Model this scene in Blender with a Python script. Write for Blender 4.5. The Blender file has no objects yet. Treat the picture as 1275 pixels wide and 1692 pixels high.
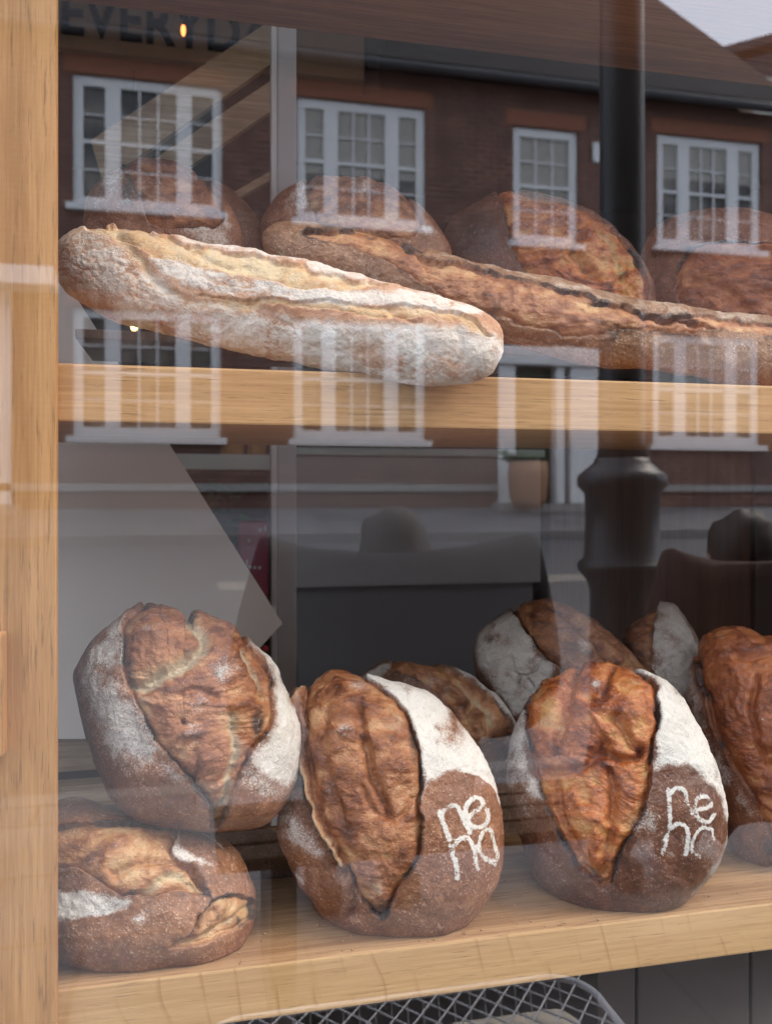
import bpy, bmesh, math, random
import numpy as np
from mathutils import Vector

random.seed(7)
R_ = math.radians
SC = bpy.context.scene
COL = SC.collection

# ------------------------------------------------------------------ layout
ZC = 1.25                      # height of the eye above the near pavement
CY = -0.92                     # eye stands this far in front of the shelf edge (y = 0)
GY = -0.11                     # front face of the shop window glass
TH = math.atan(1400 / 6200.0)  # the eye looks a little to the right of square-on
FX, FY = math.sin(TH), math.cos(TH)
RX, RY = math.cos(TH), -math.sin(TH)
FPX, U0, V0 = 1400.0, 637.5, 815.0


def ray(u, v):
    a = u - U0
    return np.array([FPX * FX + a * RX, FPX * FY + a * RY, V0 - v])


def at(u, v, Y):
    """point at depth y = Y (inside the window)"""
    d = ray(u, v)
    t = (Y - CY) / d[1]
    return np.array([d[0] * t, Y, ZC + d[2] * t])


def street(u, v, D):
    """point out in the street that the window shows D metres away"""
    d = ray(u, v)
    t = D / d[1]
    return np.array([d[0] * t, 2 * GY - (CY + D), ZC + d[2] * t])


# ------------------------------------------------------------------ noise
def _h(ix, iy, iz, seed):
    n = (ix.astype(np.int64) * 374761393 + iy.astype(np.int64) * 668265263 + iz.astype(np.int64) * 2147483647 + seed * 974634777) & 0xFFFFFFFF
    n = ((n ^ (n >> 13)) * 1274126177) & 0xFFFFFFFF
    n = (n ^ (n >> 16)) & 0xFFFFFFFF
    return n.astype(np.float64) / 0x7FFFFFFF - 1.0


def vnoise(P, s, seed=0):
    Q = P * s + 1000.0
    i = np.floor(Q)
    f = Q - i
    w = f * f * f * (f * (f * 6 - 15) + 10)
    ix, iy, iz = i[:, 0], i[:, 1], i[:, 2]
    r = 0
    for a in (0, 1):
        wx = w[:, 0] if a else 1 - w[:, 0]
        for b in (0, 1):
            wy = w[:, 1] if b else 1 - w[:, 1]
            for c in (0, 1):
                wz = w[:, 2] if c else 1 - w[:, 2]
                r = r + wx * wy * wz * _h(ix + a, iy + b, iz + c, seed)
    return r


def fbm(P, s, o=4, seed=0, g=.5):
    r, a = 0, 1.0
    for k in range(o):
        r = r + a * vnoise(P, s, seed + k * 17)
        a *= g
        s *= 2.03
    return r


def ridged(P, s, o=4, seed=0):
    r, a = 0, 1.0
    for k in range(o):
        r = r + a * (1 - np.abs(vnoise(P, s, seed + k * 13)) * 2)
        a *= .5
        s *= 2.1
    return r / 1.6


def sst(a, b, x):
    t = np.clip((x - a) / (b - a), 0, 1)
    return t * t * (3 - 2 * t)


# ------------------------------------------------------------------ 2-D shapes
def smooth_pts(pts, n=4, closed=True):
    p = np.array([q[:2] for q in pts], float)
    m = len(p)
    out = []
    rng = range(m) if closed else range(m - 1)
    for i in rng:
        if closed:
            a, b, c, d = p[(i - 1) % m], p[i], p[(i + 1) % m], p[(i + 2) % m]
        else:
            a, b, c, d = p[max(i - 1, 0)], p[i], p[i + 1], p[min(i + 2, m - 1)]
        for k in range(n):
            t = k / n
            out.append(.5 * ((2 * b) + (c - a) * t + (2 * a - 5 * b + 4 * c - d) * t * t + (3 * b - a - 3 * c + d) * t ** 3))
    if not closed:
        out.append(p[-1])
    return np.array(out)


def seg_dist(P, A, B):
    """distance of P (N,2) to the nearest of the segments A-B (M,2), and the vector to it"""
    N = len(P)
    best = np.full(N, 1e18)
    vec = np.zeros((N, 2))
    for a, b in zip(A, B):
        ab = b - a
        L = ab @ ab + 1e-12
        t = np.clip(((P - a) @ ab) / L, 0, 1)
        dv = a + t[:, None] * ab - P
        d = (dv * dv).sum(1)
        k = d < best
        best[k] = d[k]
        vec[k] = dv[k]
    return np.sqrt(best), vec


def sd_poly(P, poly):
    """signed distance (inside > 0) and vector to the outline"""
    A = poly
    B = np.roll(poly, -1, 0)
    d, vec = seg_dist(P, A, B)
    ins = np.zeros(len(P), bool)
    for a, b in zip(A, B):
        if a[1] == b[1]:
            continue
        c = ((a[1] > P[:, 1]) != (b[1] > P[:, 1]))
        x = (b[0] - a[0]) * (P[:, 1] - a[1]) / (b[1] - a[1]) + a[0]
        ins ^= c & (P[:, 0] < x)
    return np.where(ins, d, -d), vec


def sd_line(P, pts):
    q = smooth_pts(pts, 4, False)
    return seg_dist(P, q[:-1], q[1:])


def zm(x0, y0, s):
    return lambda pts: [(x0 + p[0] * s, y0 + p[1] * s) + tuple(p[2:]) for p in pts]


# ------------------------------------------------------------------ materials
class NT:
    def __init__(self, name):
        self.m = bpy.data.materials.new(name)
        self.m.use_nodes = True
        self.t = self.m.node_tree
        self.t.nodes.clear()
        self.out = self.n('ShaderNodeOutputMaterial')

    def n(self, typ, **kw):
        nd = self.t.nodes.new(typ)
        for k, v in kw.items():
            setattr(nd, k, v)
        return nd

    def put(self, sock, v):
        if hasattr(v, 'links') or isinstance(v, bpy.types.NodeSocket):
            self.t.links.new(v, sock)
        elif isinstance(v, (tuple, list)) and len(v) == 3 and sock.type == 'RGBA':
            sock.default_value = (*v, 1)
        else:
            sock.default_value = v

    def coord(self, kind='Object'):
        return self.n('ShaderNodeTexCoord').outputs[kind]

    def scale(self, vec, s, rot=(0, 0, 0), loc=(0, 0, 0)):
        nd = self.n('ShaderNodeMapping')
        self.put(nd.inputs['Vector'], vec)
        nd.inputs['Scale'].default_value = s
        nd.inputs['Rotation'].default_value = rot
        nd.inputs['Location'].default_value = loc
        return nd.outputs[0]

    def noise(self, vec, s, det=4, rough=.55, dist=0):
        nd = self.n('ShaderNodeTexNoise')
        self.put(nd.inputs['Vector'], vec)
        nd.inputs['Scale'].default_value = s
        nd.inputs['Detail'].default_value = det
        nd.inputs['Roughness'].default_value = rough
        nd.inputs['Distortion'].default_value = dist
        return nd.outputs['Fac']

    def voro(self, vec, s, feature='F1', out='Distance'):
        nd = self.n('ShaderNodeTexVoronoi', feature=feature)
        self.put(nd.inputs['Vector'], vec)
        nd.inputs['Scale'].default_value = s
        return nd.outputs[out]

    def ramp(self, fac, stops, interp='LINEAR'):
        nd = self.n('ShaderNodeValToRGB')
        cr = nd.color_ramp
        cr.interpolation = interp
        while len(cr.elements) < len(stops):
            cr.elements.new(.5)
        for e, (p, c) in zip(cr.elements, stops):
            e.position = p
            e.color = (*c, 1) if len(c) == 3 else c
        self.put(nd.inputs[0], fac)
        return nd.outputs[0]

    def mix(self, f, a, b, mode='MIX'):
        nd = self.n('ShaderNodeMix', data_type='RGBA', blend_type=mode)
        self.put(nd.inputs[0], f)
        self.put(nd.inputs[6], a)
        self.put(nd.inputs[7], b)
        return nd.outputs[2]

    def ma(self, op, a, b=0.0, clamp=False):
        nd = self.n('ShaderNodeMath', operation=op, use_clamp=clamp)
        self.put(nd.inputs[0], a)
        self.put(nd.inputs[1], b)
        return nd.outputs[0]

    def ss(self, x, lo, hi, o0=0.0, o1=1.0):
        nd = self.n('ShaderNodeMapRange', interpolation_type='SMOOTHSTEP')
        self.put(nd.inputs[0], x)
        nd.inputs[1].default_value = lo
        nd.inputs[2].default_value = hi
        nd.inputs[3].default_value = o0
        nd.inputs[4].default_value = o1
        return nd.outputs[0]

    def bump(self, h, strength=.3, dist=.001, normal=None):
        nd = self.n('ShaderNodeBump')
        self.put(nd.inputs['Height'], h)
        nd.inputs['Strength'].default_value = strength
        nd.inputs['Distance'].default_value = dist
        if normal is not None:
            self.put(nd.inputs['Normal'], normal)
        return nd.outputs[0]

    def bsdf(self, color, rough=.6, normal=None, metal=0.0, spec=.5, **kw):
        b = self.n('ShaderNodeBsdfPrincipled')
        self.put(b.inputs['Base Color'], color)
        self.put(b.inputs['Roughness'], rough)
        self.put(b.inputs['Metallic'], metal)
        self.put(b.inputs['Specular IOR Level'], spec)
        if normal is not None:
            self.put(b.inputs['Normal'], normal)
        for k, v in kw.items():
            self.put(b.inputs[k], v)
        self.t.links.new(b.outputs[0], self.out.inputs[0])
        return b


def plain(name, col, rough=.6, var=.15, scale=6.0, metal=0.0, bump=0.0, spec=.5):
    k = NT(name)
    co = k.coord()
    n = k.noise(co, scale, 6)
    c = k.mix(n, tuple(x * (1 - var) for x in col), tuple(min(1, x * (1 + var)) for x in col))
    nm = k.bump(k.noise(co, scale * 8, 5), bump, .004) if bump else None
    k.bsdf(c, rough, nm, metal, spec)
    return k.m


def emitter(name, col, s):
    k = NT(name)
    e = k.n('ShaderNodeEmission')
    e.inputs[0].default_value = (*col, 1)
    e.inputs[1].default_value = s
    k.t.links.new(e.outputs[0], k.out.inputs[0])
    return k.m


def crust_material(name, outer, inner, pale, flour=(.76, .705, .63), speck=.8, gloss=.42, wrinkle=0.0):
    """bread crust: outer = three browns, inner = four browns of the torn score; masks live on the mesh"""
    k = NT(name)
    co = k.coord()
    at_ = k.n('ShaderNodeAttribute', attribute_name='mask_a')
    sp = k.n('ShaderNodeSeparateColor')
    k.t.links.new(at_.outputs['Color'], sp.inputs[0])
    a_in, a_fl, a_dk = sp.outputs[0], sp.outputs[1], sp.outputs[2]
    at2 = k.n('ShaderNodeAttribute', attribute_name='mask_b')
    sp2 = k.n('ShaderNodeSeparateColor')
    k.t.links.new(at2.outputs['Color'], sp2.inputs[0])
    a_pa, a_mk, a_rg = sp2.outputs[0], sp2.outputs[1], sp2.outputs[2]
    wco0 = k.scale(co, (1, 1, 1), rot=(.5, .3, .2))
    big = k.noise(co, 16, 5, .6)
    mid = k.noise(co, 75, 6, .65)
    fine = k.noise(co, 420, 4, .7)
    vfine = k.noise(co, 900, 3, .7)
    # outer crust with small pale blisters
    mot = k.noise(wco0, 230, 4, .7)
    t = k.ma('ADD', k.ma('ADD', k.ma('MULTIPLY', big, .38), k.ma('MULTIPLY', mid, .32)), k.ma('MULTIPLY', mot, .30))
    o = k.ramp(t, [(.34, outer[0]), (.5, outer[1]), (.64, outer[2])])
    wco = k.n('ShaderNodeVectorMath', operation='ADD')
    k.put(wco.inputs[0], co)
    wn = k.n('ShaderNodeTexNoise')
    k.put(wn.inputs['Vector'], co)
    wn.inputs['Scale'].default_value = 160
    wsub = k.n('ShaderNodeVectorMath', operation='SCALE')
    k.t.links.new(wn.outputs['Color'], wsub.inputs[0])
    wsub.inputs['Scale'].default_value = .006
    k.t.links.new(wsub.outputs[0], wco.inputs[1])
    bl = k.voro(wco.outputs[0], 260)
    bl2 = k.voro(k.scale(wco.outputs[0], (1, 1, 1), loc=(3, 1, 2)), 130)
    patch = k.ss(k.noise(co, 34, 4, .6), .36, .62)
    sfac = k.ma('MULTIPLY', k.ma('ADD', k.ss(bl, .44, .16), k.ma('MULTIPLY', k.ss(bl2, .20, .06), .9), True), patch)
    o = k.mix(k.ma('MULTIPLY', k.ma('MULTIPLY', sfac, k.ss(mot, .38, .6)), speck), o, tuple(min(1, c * 1.25 + .14) for c in outer[2]))
    dk = k.ss(fine, .60, .78)
    o = k.mix(k.ma('MULTIPLY', dk, .65), o, tuple(c * .35 for c in outer[0]))
    # torn inner crust: strands running across the tear
    wv = k.scale(co, (1, 1, 2.6), rot=(.3, .2, .25))
    strands = k.noise(wv, 95, 6, .68, .8)
    blot = k.noise(co, 34, 5, .62, .5)
    ti = k.ma('ADD', k.ma('MULTIPLY', blot, .55), k.ma('MULTIPLY', strands, .45))
    ti = k.ma('ADD', ti, k.ma('MULTIPLY', k.ma('SUBTRACT', .5, a_rg), .36))
    ti = k.ma('ADD', ti, k.ma('MULTIPLY', a_pa, .22))
    i_ = k.ramp(ti, [(.24, inner[0]), (.41, inner[1]), (.57, inner[2]), (.76, inner[3])])
    pc = k.mix(k.ss(strands, .35, .7), pale, tuple(c * .72 for c in pale))
    i_ = k.mix(k.ss(k.ma('ADD', a_pa, k.ma('MULTIPLY', k.ma('SUBTRACT', mid, .5), 1.1)), .45, .95), i_, pc)
    pores = k.ss(k.voro(co, 140), .2, .05)
    i_ = k.mix(k.ma('MULTIPLY', pores, k.ma('MULTIPLY', patch, .7)), i_, tuple(c * .5 for c in inner[0]))
    sg = k.ma('MULTIPLY', k.ss(k.noise(wv, 52, 8, .74, .4), .50, .68), k.ss(a_rg, .35, .8))
    i_ = k.mix(k.ma('MULTIPLY', sg, .8), i_, tuple(c * .7 for c in inner[0]))
    c = k.mix(a_in, o, i_)
    # singed lips; grooves, creases and patches are darkened too
    dfac = k.ss(k.ma('ADD', a_dk, k.ma('MULTIPLY', k.ma('SUBTRACT', mid, .5), .9)), .3, .95)
    c = k.mix(k.ma('MULTIPLY', dfac, .9), c, (.028, .013, .009))
    # flour dust: full where the mask is full, grains where it thins out
    g = k.ma('ADD', k.ma('MULTIPLY', k.ma('SUBTRACT', fine, .5), 1.5), k.ma('MULTIPLY', k.ma('SUBTRACT', vfine, .5), 1.1))
    g = k.ma('ADD', g, k.ma('MULTIPLY', k.ma('SUBTRACT', mid, .5), .9))
    ff = k.ss(k.ma('ADD', a_fl, k.ma('MULTIPLY', g, .75 if wrinkle > 1 else .95)), .12 if wrinkle > 1 else .20, 1.0 if wrinkle > 1 else .92)
    ff = k.ma('MULTIPLY', ff, k.ss(k.ma('ADD', k.ma('MULTIPLY', mot, .6), k.ma('MULTIPLY', fine, .4)), .66, .50, .62, 1.0))
    mk = k.ss(k.ma('ADD', a_mk, k.ma('ADD', k.ma('MULTIPLY', k.ma('SUBTRACT', fine, .5), 1.9), k.ma('MULTIPLY', k.ma('SUBTRACT', mot, .5), 2.0))), .28, .85)
    fl = k.ma('MAXIMUM', k.ma('MULTIPLY', ff, .93), k.ma('MULTIPLY', mk, .95))
    fc = k.mix(k.ss(big, .35, .65), flour, tuple(x * .9 for x in flour))
    c = k.mix(fl, c, fc)
    rg = k.ma('ADD', k.ma('MULTIPLY', fl, .45), k.ma('ADD', k.ma('SUBTRACT', gloss - .1, k.ma('MULTIPLY', a_in, .10)), k.ma('MULTIPLY', mid, .25)))
    hgt = k.ma('ADD', k.ma('MULTIPLY', mid, .8), k.ma('MULTIPLY', fine, .35))
    hgt = k.ma('ADD', hgt, k.ma('ADD', k.ma('MULTIPLY', sfac, .35), k.ma('MULTIPLY', mot, .5)))
    hgt = k.ma('ADD', hgt, k.ma('MULTIPLY', k.ma('MULTIPLY', strands, a_in), .9))
    nm = k.bump(hgt, .75, .0024)
    k.bsdf(c, rg, nm, spec=.5)
    return k.m


BROWN = [(.085, .029, .014), (.225, .085, .038), (.40, .19, .095)]
TORN = [(.07, .021, .010), (.205, .063, .024), (.375, .142, .056), (.56, .31, .15)]
PALE = (.55, .42, .27)
crust_a = crust_material('country loaf crust', BROWN, TORN, PALE)
crust_f = crust_material('golden loaf crust', [(.10, .034, .014), (.25, .10, .042), (.42, .20, .095)], [(.085, .026, .01), (.29, .10, .033), (.48, .22, .085), (.64, .40, .19)], (.62, .46, .26))
crust_b = crust_material('dark loaf crust', [(.05, .017, .009), (.125, .042, .019), (.22, .085, .036)],
                         [(.05, .011, .005), (.22, .048, .013), (.44, .125, .030), (.58, .29, .10)], (.56, .36, .16), speck=.7, gloss=.34)
crust_c = crust_material('rust loaf crust', [(.08, .025, .011), (.19, .06, .022), (.30, .11, .045)],
                         [(.075, .018, .008), (.22, .056, .019), (.36, .105, .034), (.50, .21, .08)], (.50, .30, .14), gloss=.45)
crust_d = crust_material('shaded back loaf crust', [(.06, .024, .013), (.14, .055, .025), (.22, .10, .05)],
                         [(.05, .017, .008), (.16, .052, .020), (.30, .115, .043), (.45, .245, .11)], (.42, .30, .17), flour=(.50, .455, .395))  # flour greyed: shade of the back row put into its colour
crust_w = crust_material('floured white crust', [(.38, .165, .085), (.52, .265, .145), (.63, .385, .235)],
                         [(.36, .14, .055), (.55, .275, .115), (.68, .42, .205), (.76, .57, .34)], (.76, .58, .36), flour=(.82, .735, .635), speck=.25, gloss=.7, wrinkle=1.15)
crust_e = crust_material('baked baguette crust', [(.12, .055, .028), (.26, .125, .06), (.40, .22, .115)],
                         [(.085, .026, .012), (.29, .10, .04), (.47, .20, .085), (.63, .37, .17)], (.66, .43, .20), flour=(.66, .56, .44), wrinkle=.35)


def oak(name, axis, light=(.62, .375, .18), dark=(.46, .245, .10), arcs=False, strength=1.0):
    """oak with the grain along one local axis"""
    k = NT(name)
    co = k.coord()

    def st(a, b):
        s = [b, b, b]
        s[axis] = a
        return k.scale(co, tuple(s))
    g1 = k.noise(st(.9, 34), 1.0, 4, .5, .3)
    g2 = k.noise(st(7, 250), 1.0, 5, .68, .25)
    pores = k.ss(k.noise(st(22, 330), 1.0, 3, .6), .56, .72)
    c = k.ramp(k.ma('ADD', k.ma('MULTIPLY', g1, .4), k.ma('MULTIPLY', g2, .6)), [(.39, dark), (.5, tuple((a + b) / 2 for a, b in zip(light, dark))), (.59, light)])
    c = k.mix(k.ma('MULTIPLY', pores, .5 * strength), c, tuple(x * .55 for x in dark))
    if arcs:
        w = k.n('ShaderNodeTexWave', wave_type='BANDS', bands_direction='X', wave_profile='SAW')
        k.put(w.inputs['Vector'], k.scale(co, (1, 1, .8), rot=(0, .30, 0)))
        w.inputs['Scale'].default_value = 8.5
        w.inputs['Distortion'].default_value = 2.4
        w.inputs['Detail'].default_value = 1.0
        w.inputs['Detail Scale'].default_value = 1.4
        ln = k.ss(w.outputs['Fac'], .86, 1.0)
        ln = k.ma('MULTIPLY', ln, k.ss(k.noise(co, 14, 3), .40, .62))
        c = k.mix(k.ma('MULTIPLY', ln, .5), c, (.33, .15, .05))
        knots = k.ss(k.voro(k.scale(co, (1, .3, 1)), 9), .045, .02)
        c = k.mix(k.ma('MULTIPLY', knots, .6), c, (.16, .07, .03))
    h = k.ma('SUBTRACT', g2, k.ma('MULTIPLY', pores, .8))
    k.bsdf(c, .5, k.bump(h, .35, .0006), spec=.35)
    return k.m


oak_v = oak('oak upright grain', 2, (.54, .28, .105), (.37, .175, .056), strength=1.3)
oak_h = oak('oak level grain', 0, (.58, .325, .14), (.42, .215, .08), strength=1.25)
oak_edge = oak('oak edge with growth lines', 0, (.62, .38, .18), (.49, .28, .12), arcs=True)
oak_top = oak('oak shelf top', 0, (.47, .28, .14), (.29, .15, .07), strength=1.3)  # darker than the front edge: shadow on the shelf put into the colour
oak_under = oak('brown board underside', 0, (.66, .32, .155), (.36, .155, .07), strength=.9)  # brightened: bounce light from below put into the wood colour
pine_old = oak('weathered plank', 0, (.58, .42, .27), (.36, .24, .14))
walnut = oak('dark brown cupboard wood', 2, (.13, .068, .042), (.075, .036, .024))

M = {}
M['grey_paint'] = plain('grey painted wood', (.62, .60, .60), .5, .06, 4)
M['card'] = plain('pale grey board', (.86, .79, .72), .8, .05, 2)
M['sign'] = plain('beige sign board', (.50, .36, .25), .7, .12, 4)
M['ink'] = plain('black lettering', (.012, .011, .01), .6, .1)
M['room'] = plain('brown plaster', (.10, .065, .05), .8, .15, 1.5)
M['room_floor'] = plain('dark floor boards', (.09, .06, .045), .6, .2, 3)
M['counter'] = plain('grey counter laminate', (.36, .34, .34), .55, .12, 3)  # front of the counter added in place of haze
M['counter_dark'] = plain('dark counter base', (.17, .16, .165), .6, .15, 3)
M['red'] = plain('crimson paper', (.36, .02, .045), .6, .15, 20)
M['cream'] = plain('cream print', (.75, .70, .64), .7, .05)
M['leaf'] = plain('green leaves', (.05, .11, .03), .5, .5, 30)
M['teal'] = plain('pale grey green enamel', (.46, .52, .49), .4, .08)
M['amber'] = plain('amber ceramic', (.50, .26, .07), .4, .3, 30)
M['white_paint'] = plain('white painted timber', (.80, .80, .79), .5, .04, 5)
M['stone'] = plain('pale stone', (.34, .33, .31), .8, .2, 6)
M['iron'] = plain('black cast iron paint', (.022, .023, .027), .38, .25, 14, bump=.15)
M['coat'] = plain('dark navy wool', (.011, .011, .014), .9, .2, 60)
M['coat_brown'] = plain('rust brown wool', (.055, .022, .015), .9, .2, 60)
M['trouser'] = plain('charcoal cloth', (.03, .03, .034), .9, .2, 60)
M['skin'] = plain('skin', (.45, .27, .20), .55, .08, 25)
M['hair'] = plain('dark brown hair', (.022, .012, .009), .55, .4, 90)
M['hair_grey'] = plain('greying hair', (.045, .038, .035), .7, .5, 50)
M['wire'] = plain('galvanised wire', (.50, .51, .54), .5, .1)
M['paper'] = plain('pale kraft paper', (.60, .54, .45), .85, .1, 10)
M['wicker'] = plain('terracotta wicker', (.42, .22, .12), .75, .35, 30, bump=.4)
M['slate'] = plain('grey slate', (.05, .052, .058), .8, .25, 5)
M['render_wall'] = plain('cream render', (.55, .50, .43), .85, .08, 2)
M['mullion_dark'] = plain('dark stained frame', (.05, .035, .032), .5, .15)
M['bench'] = oak('bench slat wood', 0, (.20, .12, .07), (.12, .07, .04))


def brick_material():
    k = NT('red brown brick')
    co = k.coord()
    b = k.n('ShaderNodeTexBrick')
    k.put(b.inputs['Vector'], k.scale(co, (1, 1, 1), rot=(R_(90), 0, 0)))
    b.inputs['Color1'].default_value = (.215, .085, .052, 1)
    b.inputs['Color2'].default_value = (.14, .058, .04, 1)
    b.inputs['Mortar'].default_value = (.30, .25, .21, 1)
    b.inputs['Scale'].default_value = 1.0
    b.inputs['Mortar Size'].default_value = .007
    b.inputs['Brick Width'].default_value = .225
    b.inputs['Row Height'].default_value = .075
    c = k.mix(k.ss(k.noise(co, 2.5, 6, .6), .3, .7), b.outputs['Color'], (.13, .068, .052))
    k.bsdf(c, .85, k.bump(b.outputs['Fac'], -.4, .006))
    return k.m


M['brick'] = brick_material()
M['soldier'] = plain('orange red gauged brick', (.30, .12, .07), .85, .3, 14)


def tile_material():
    k = NT('roof slates')
    co = k.coord()
    b = k.n('ShaderNodeTexBrick')
    k.put(b.inputs['Vector'], k.scale(co, (1, 1, 1), rot=(R_(45), 0, 0)))
    b.inputs['Color1'].default_value = (.036, .033, .035, 1)
    b.inputs['Color2'].default_value = (.024, .022, .024, 1)
    b.inputs['Mortar'].default_value = (.014, .013, .013, 1)
    b.inputs['Scale'].default_value = 1.0
    b.inputs['Mortar Size'].default_value = .008
    b.inputs['Brick Width'].default_value = .28
    b.inputs['Row Height'].default_value = .2
    k.bsdf(b.outputs['Color'], .85, k.bump(b.outputs['Fac'], -.5, .01), spec=.15)
    return k.m


M['tiles'] = tile_material()


def pane_material():
    k = NT('old window pane')
    co = k.coord()
    c = k.mix(k.ss(k.noise(co, 1.6, 3), .4, .62), (.05, .048, .046), (.21, .19, .165))
    k.bsdf(c, .04, k.bump(k.noise(co, 3.5, 2), .10, .02), spec=.5)
    return k.m


M['pane'] = pane_material()


def asphalt(name, col, sc=1.0):
    k = NT(name)
    co = k.coord()
    n = k.noise(co, 1.2 * sc, 6, .6)
    g = k.noise(co, 160, 3, .6)
    c = k.mix(k.ma('ADD', k.ma('MULTIPLY', n, .6), k.ma('MULTIPLY', g, .4)), tuple(x * .75 for x in col), tuple(x * 1.3 for x in col))
    k.bsdf(c, .8, k.bump(g, .4, .003))
    return k.m


def flag_material():
    k = NT('paving flags')
    co = k.coord()
    b = k.n('ShaderNodeTexBrick')
    k.put(b.inputs['Vector'], co)
    b.inputs['Color1'].default_value = (.21, .207, .21, 1)
    b.inputs['Color2'].default_value = (.17, .168, .173, 1)
    b.inputs['Mortar'].default_value = (.07, .066, .064, 1)
    b.inputs['Scale'].default_value = 1.0
    b.inputs['Mortar Size'].default_value = .008
    b.inputs['Brick Width'].default_value = .6
    b.inputs['Row Height'].default_value = .45
    c = k.mix(k.ss(k.noise(co, 2.2, 6, .65), .35, .7), b.outputs['Color'], (.12, .115, .115), 'MIX')
    k.bsdf(c, .8, k.bump(b.outputs['Fac'], -.3, .006))
    return k.m


M['asphalt'] = asphalt('asphalt', (.095, .096, .102))
M['flags'] = flag_material()
M['kerb'] = plain('granite kerb', (.20, .195, .19), .8, .2, 25)
M['line'] = plain('worn road paint', (.24, .22, .19), .8, .5, 9)


def glass_material():
    """front face of the pane: mirrors a little (Schlick), lets the rest through"""
    k = NT('shop window glass')
    lw = k.n('ShaderNodeLayerWeight')
    lw.inputs['Blend'].default_value = .5
    p5 = k.ma('POWER', lw.outputs['Facing'], 5.0)
    f = k.ma('ADD', .145, k.ma('MULTIPLY', p5, .90), True)
    tr = k.n('ShaderNodeBsdfTransparent')
    tr.inputs[0].default_value = (.985, .99, .985, 1)
    gl = k.n('ShaderNodeBsdfGlossy')
    gl.inputs['Color'].default_value = (1, 1, 1, 1)
    gl.inputs['Roughness'].default_value = 0.0
    mx = k.n('ShaderNodeMixShader')
    k.put(mx.inputs[0], f)
    k.t.links.new(tr.outputs[0], mx.inputs[1])
    k.t.links.new(gl.outputs[0], mx.inputs[2])
    k.t.links.new(mx.outputs[0], k.out.inputs[0])
    return k.m


def clear_material():
    k = NT('glass body')
    tr = k.n('ShaderNodeBsdfTransparent')
    tr.inputs[0].default_value = (.975, .985, .98, 1)
    k.t.links.new(tr.outputs[0], k.out.inputs[0])
    return k.m


M['glass'] = glass_material()
M['glass_body'] = clear_material()


# ------------------------------------------------------------------ object helpers
def tag(o, label=None, cat=None, group=None, kind=None):
    if label:
        o['label'] = label
    if cat:
        o['category'] = cat
    if group:
        o['group'] = group
    if kind:
        o['kind'] = kind
    return o


def empty(name, loc, label, cat, group=None):
    o = bpy.data.objects.new(name, None)
    COL.objects.link(o)
    o.location = loc
    o.empty_display_size = .05
    tag(o, label, cat, group)
    return o


def link(name, me, mats, parent=None, loc=None):
    o = bpy.data.objects.new(name, me)
    COL.objects.link(o)
    for m in (mats if isinstance(mats, (list, tuple)) else [mats]):
        me.materials.append(m)
    if loc is not None:
        o.location = loc
    if parent is not None:
        o.parent = parent
    return o


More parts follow.
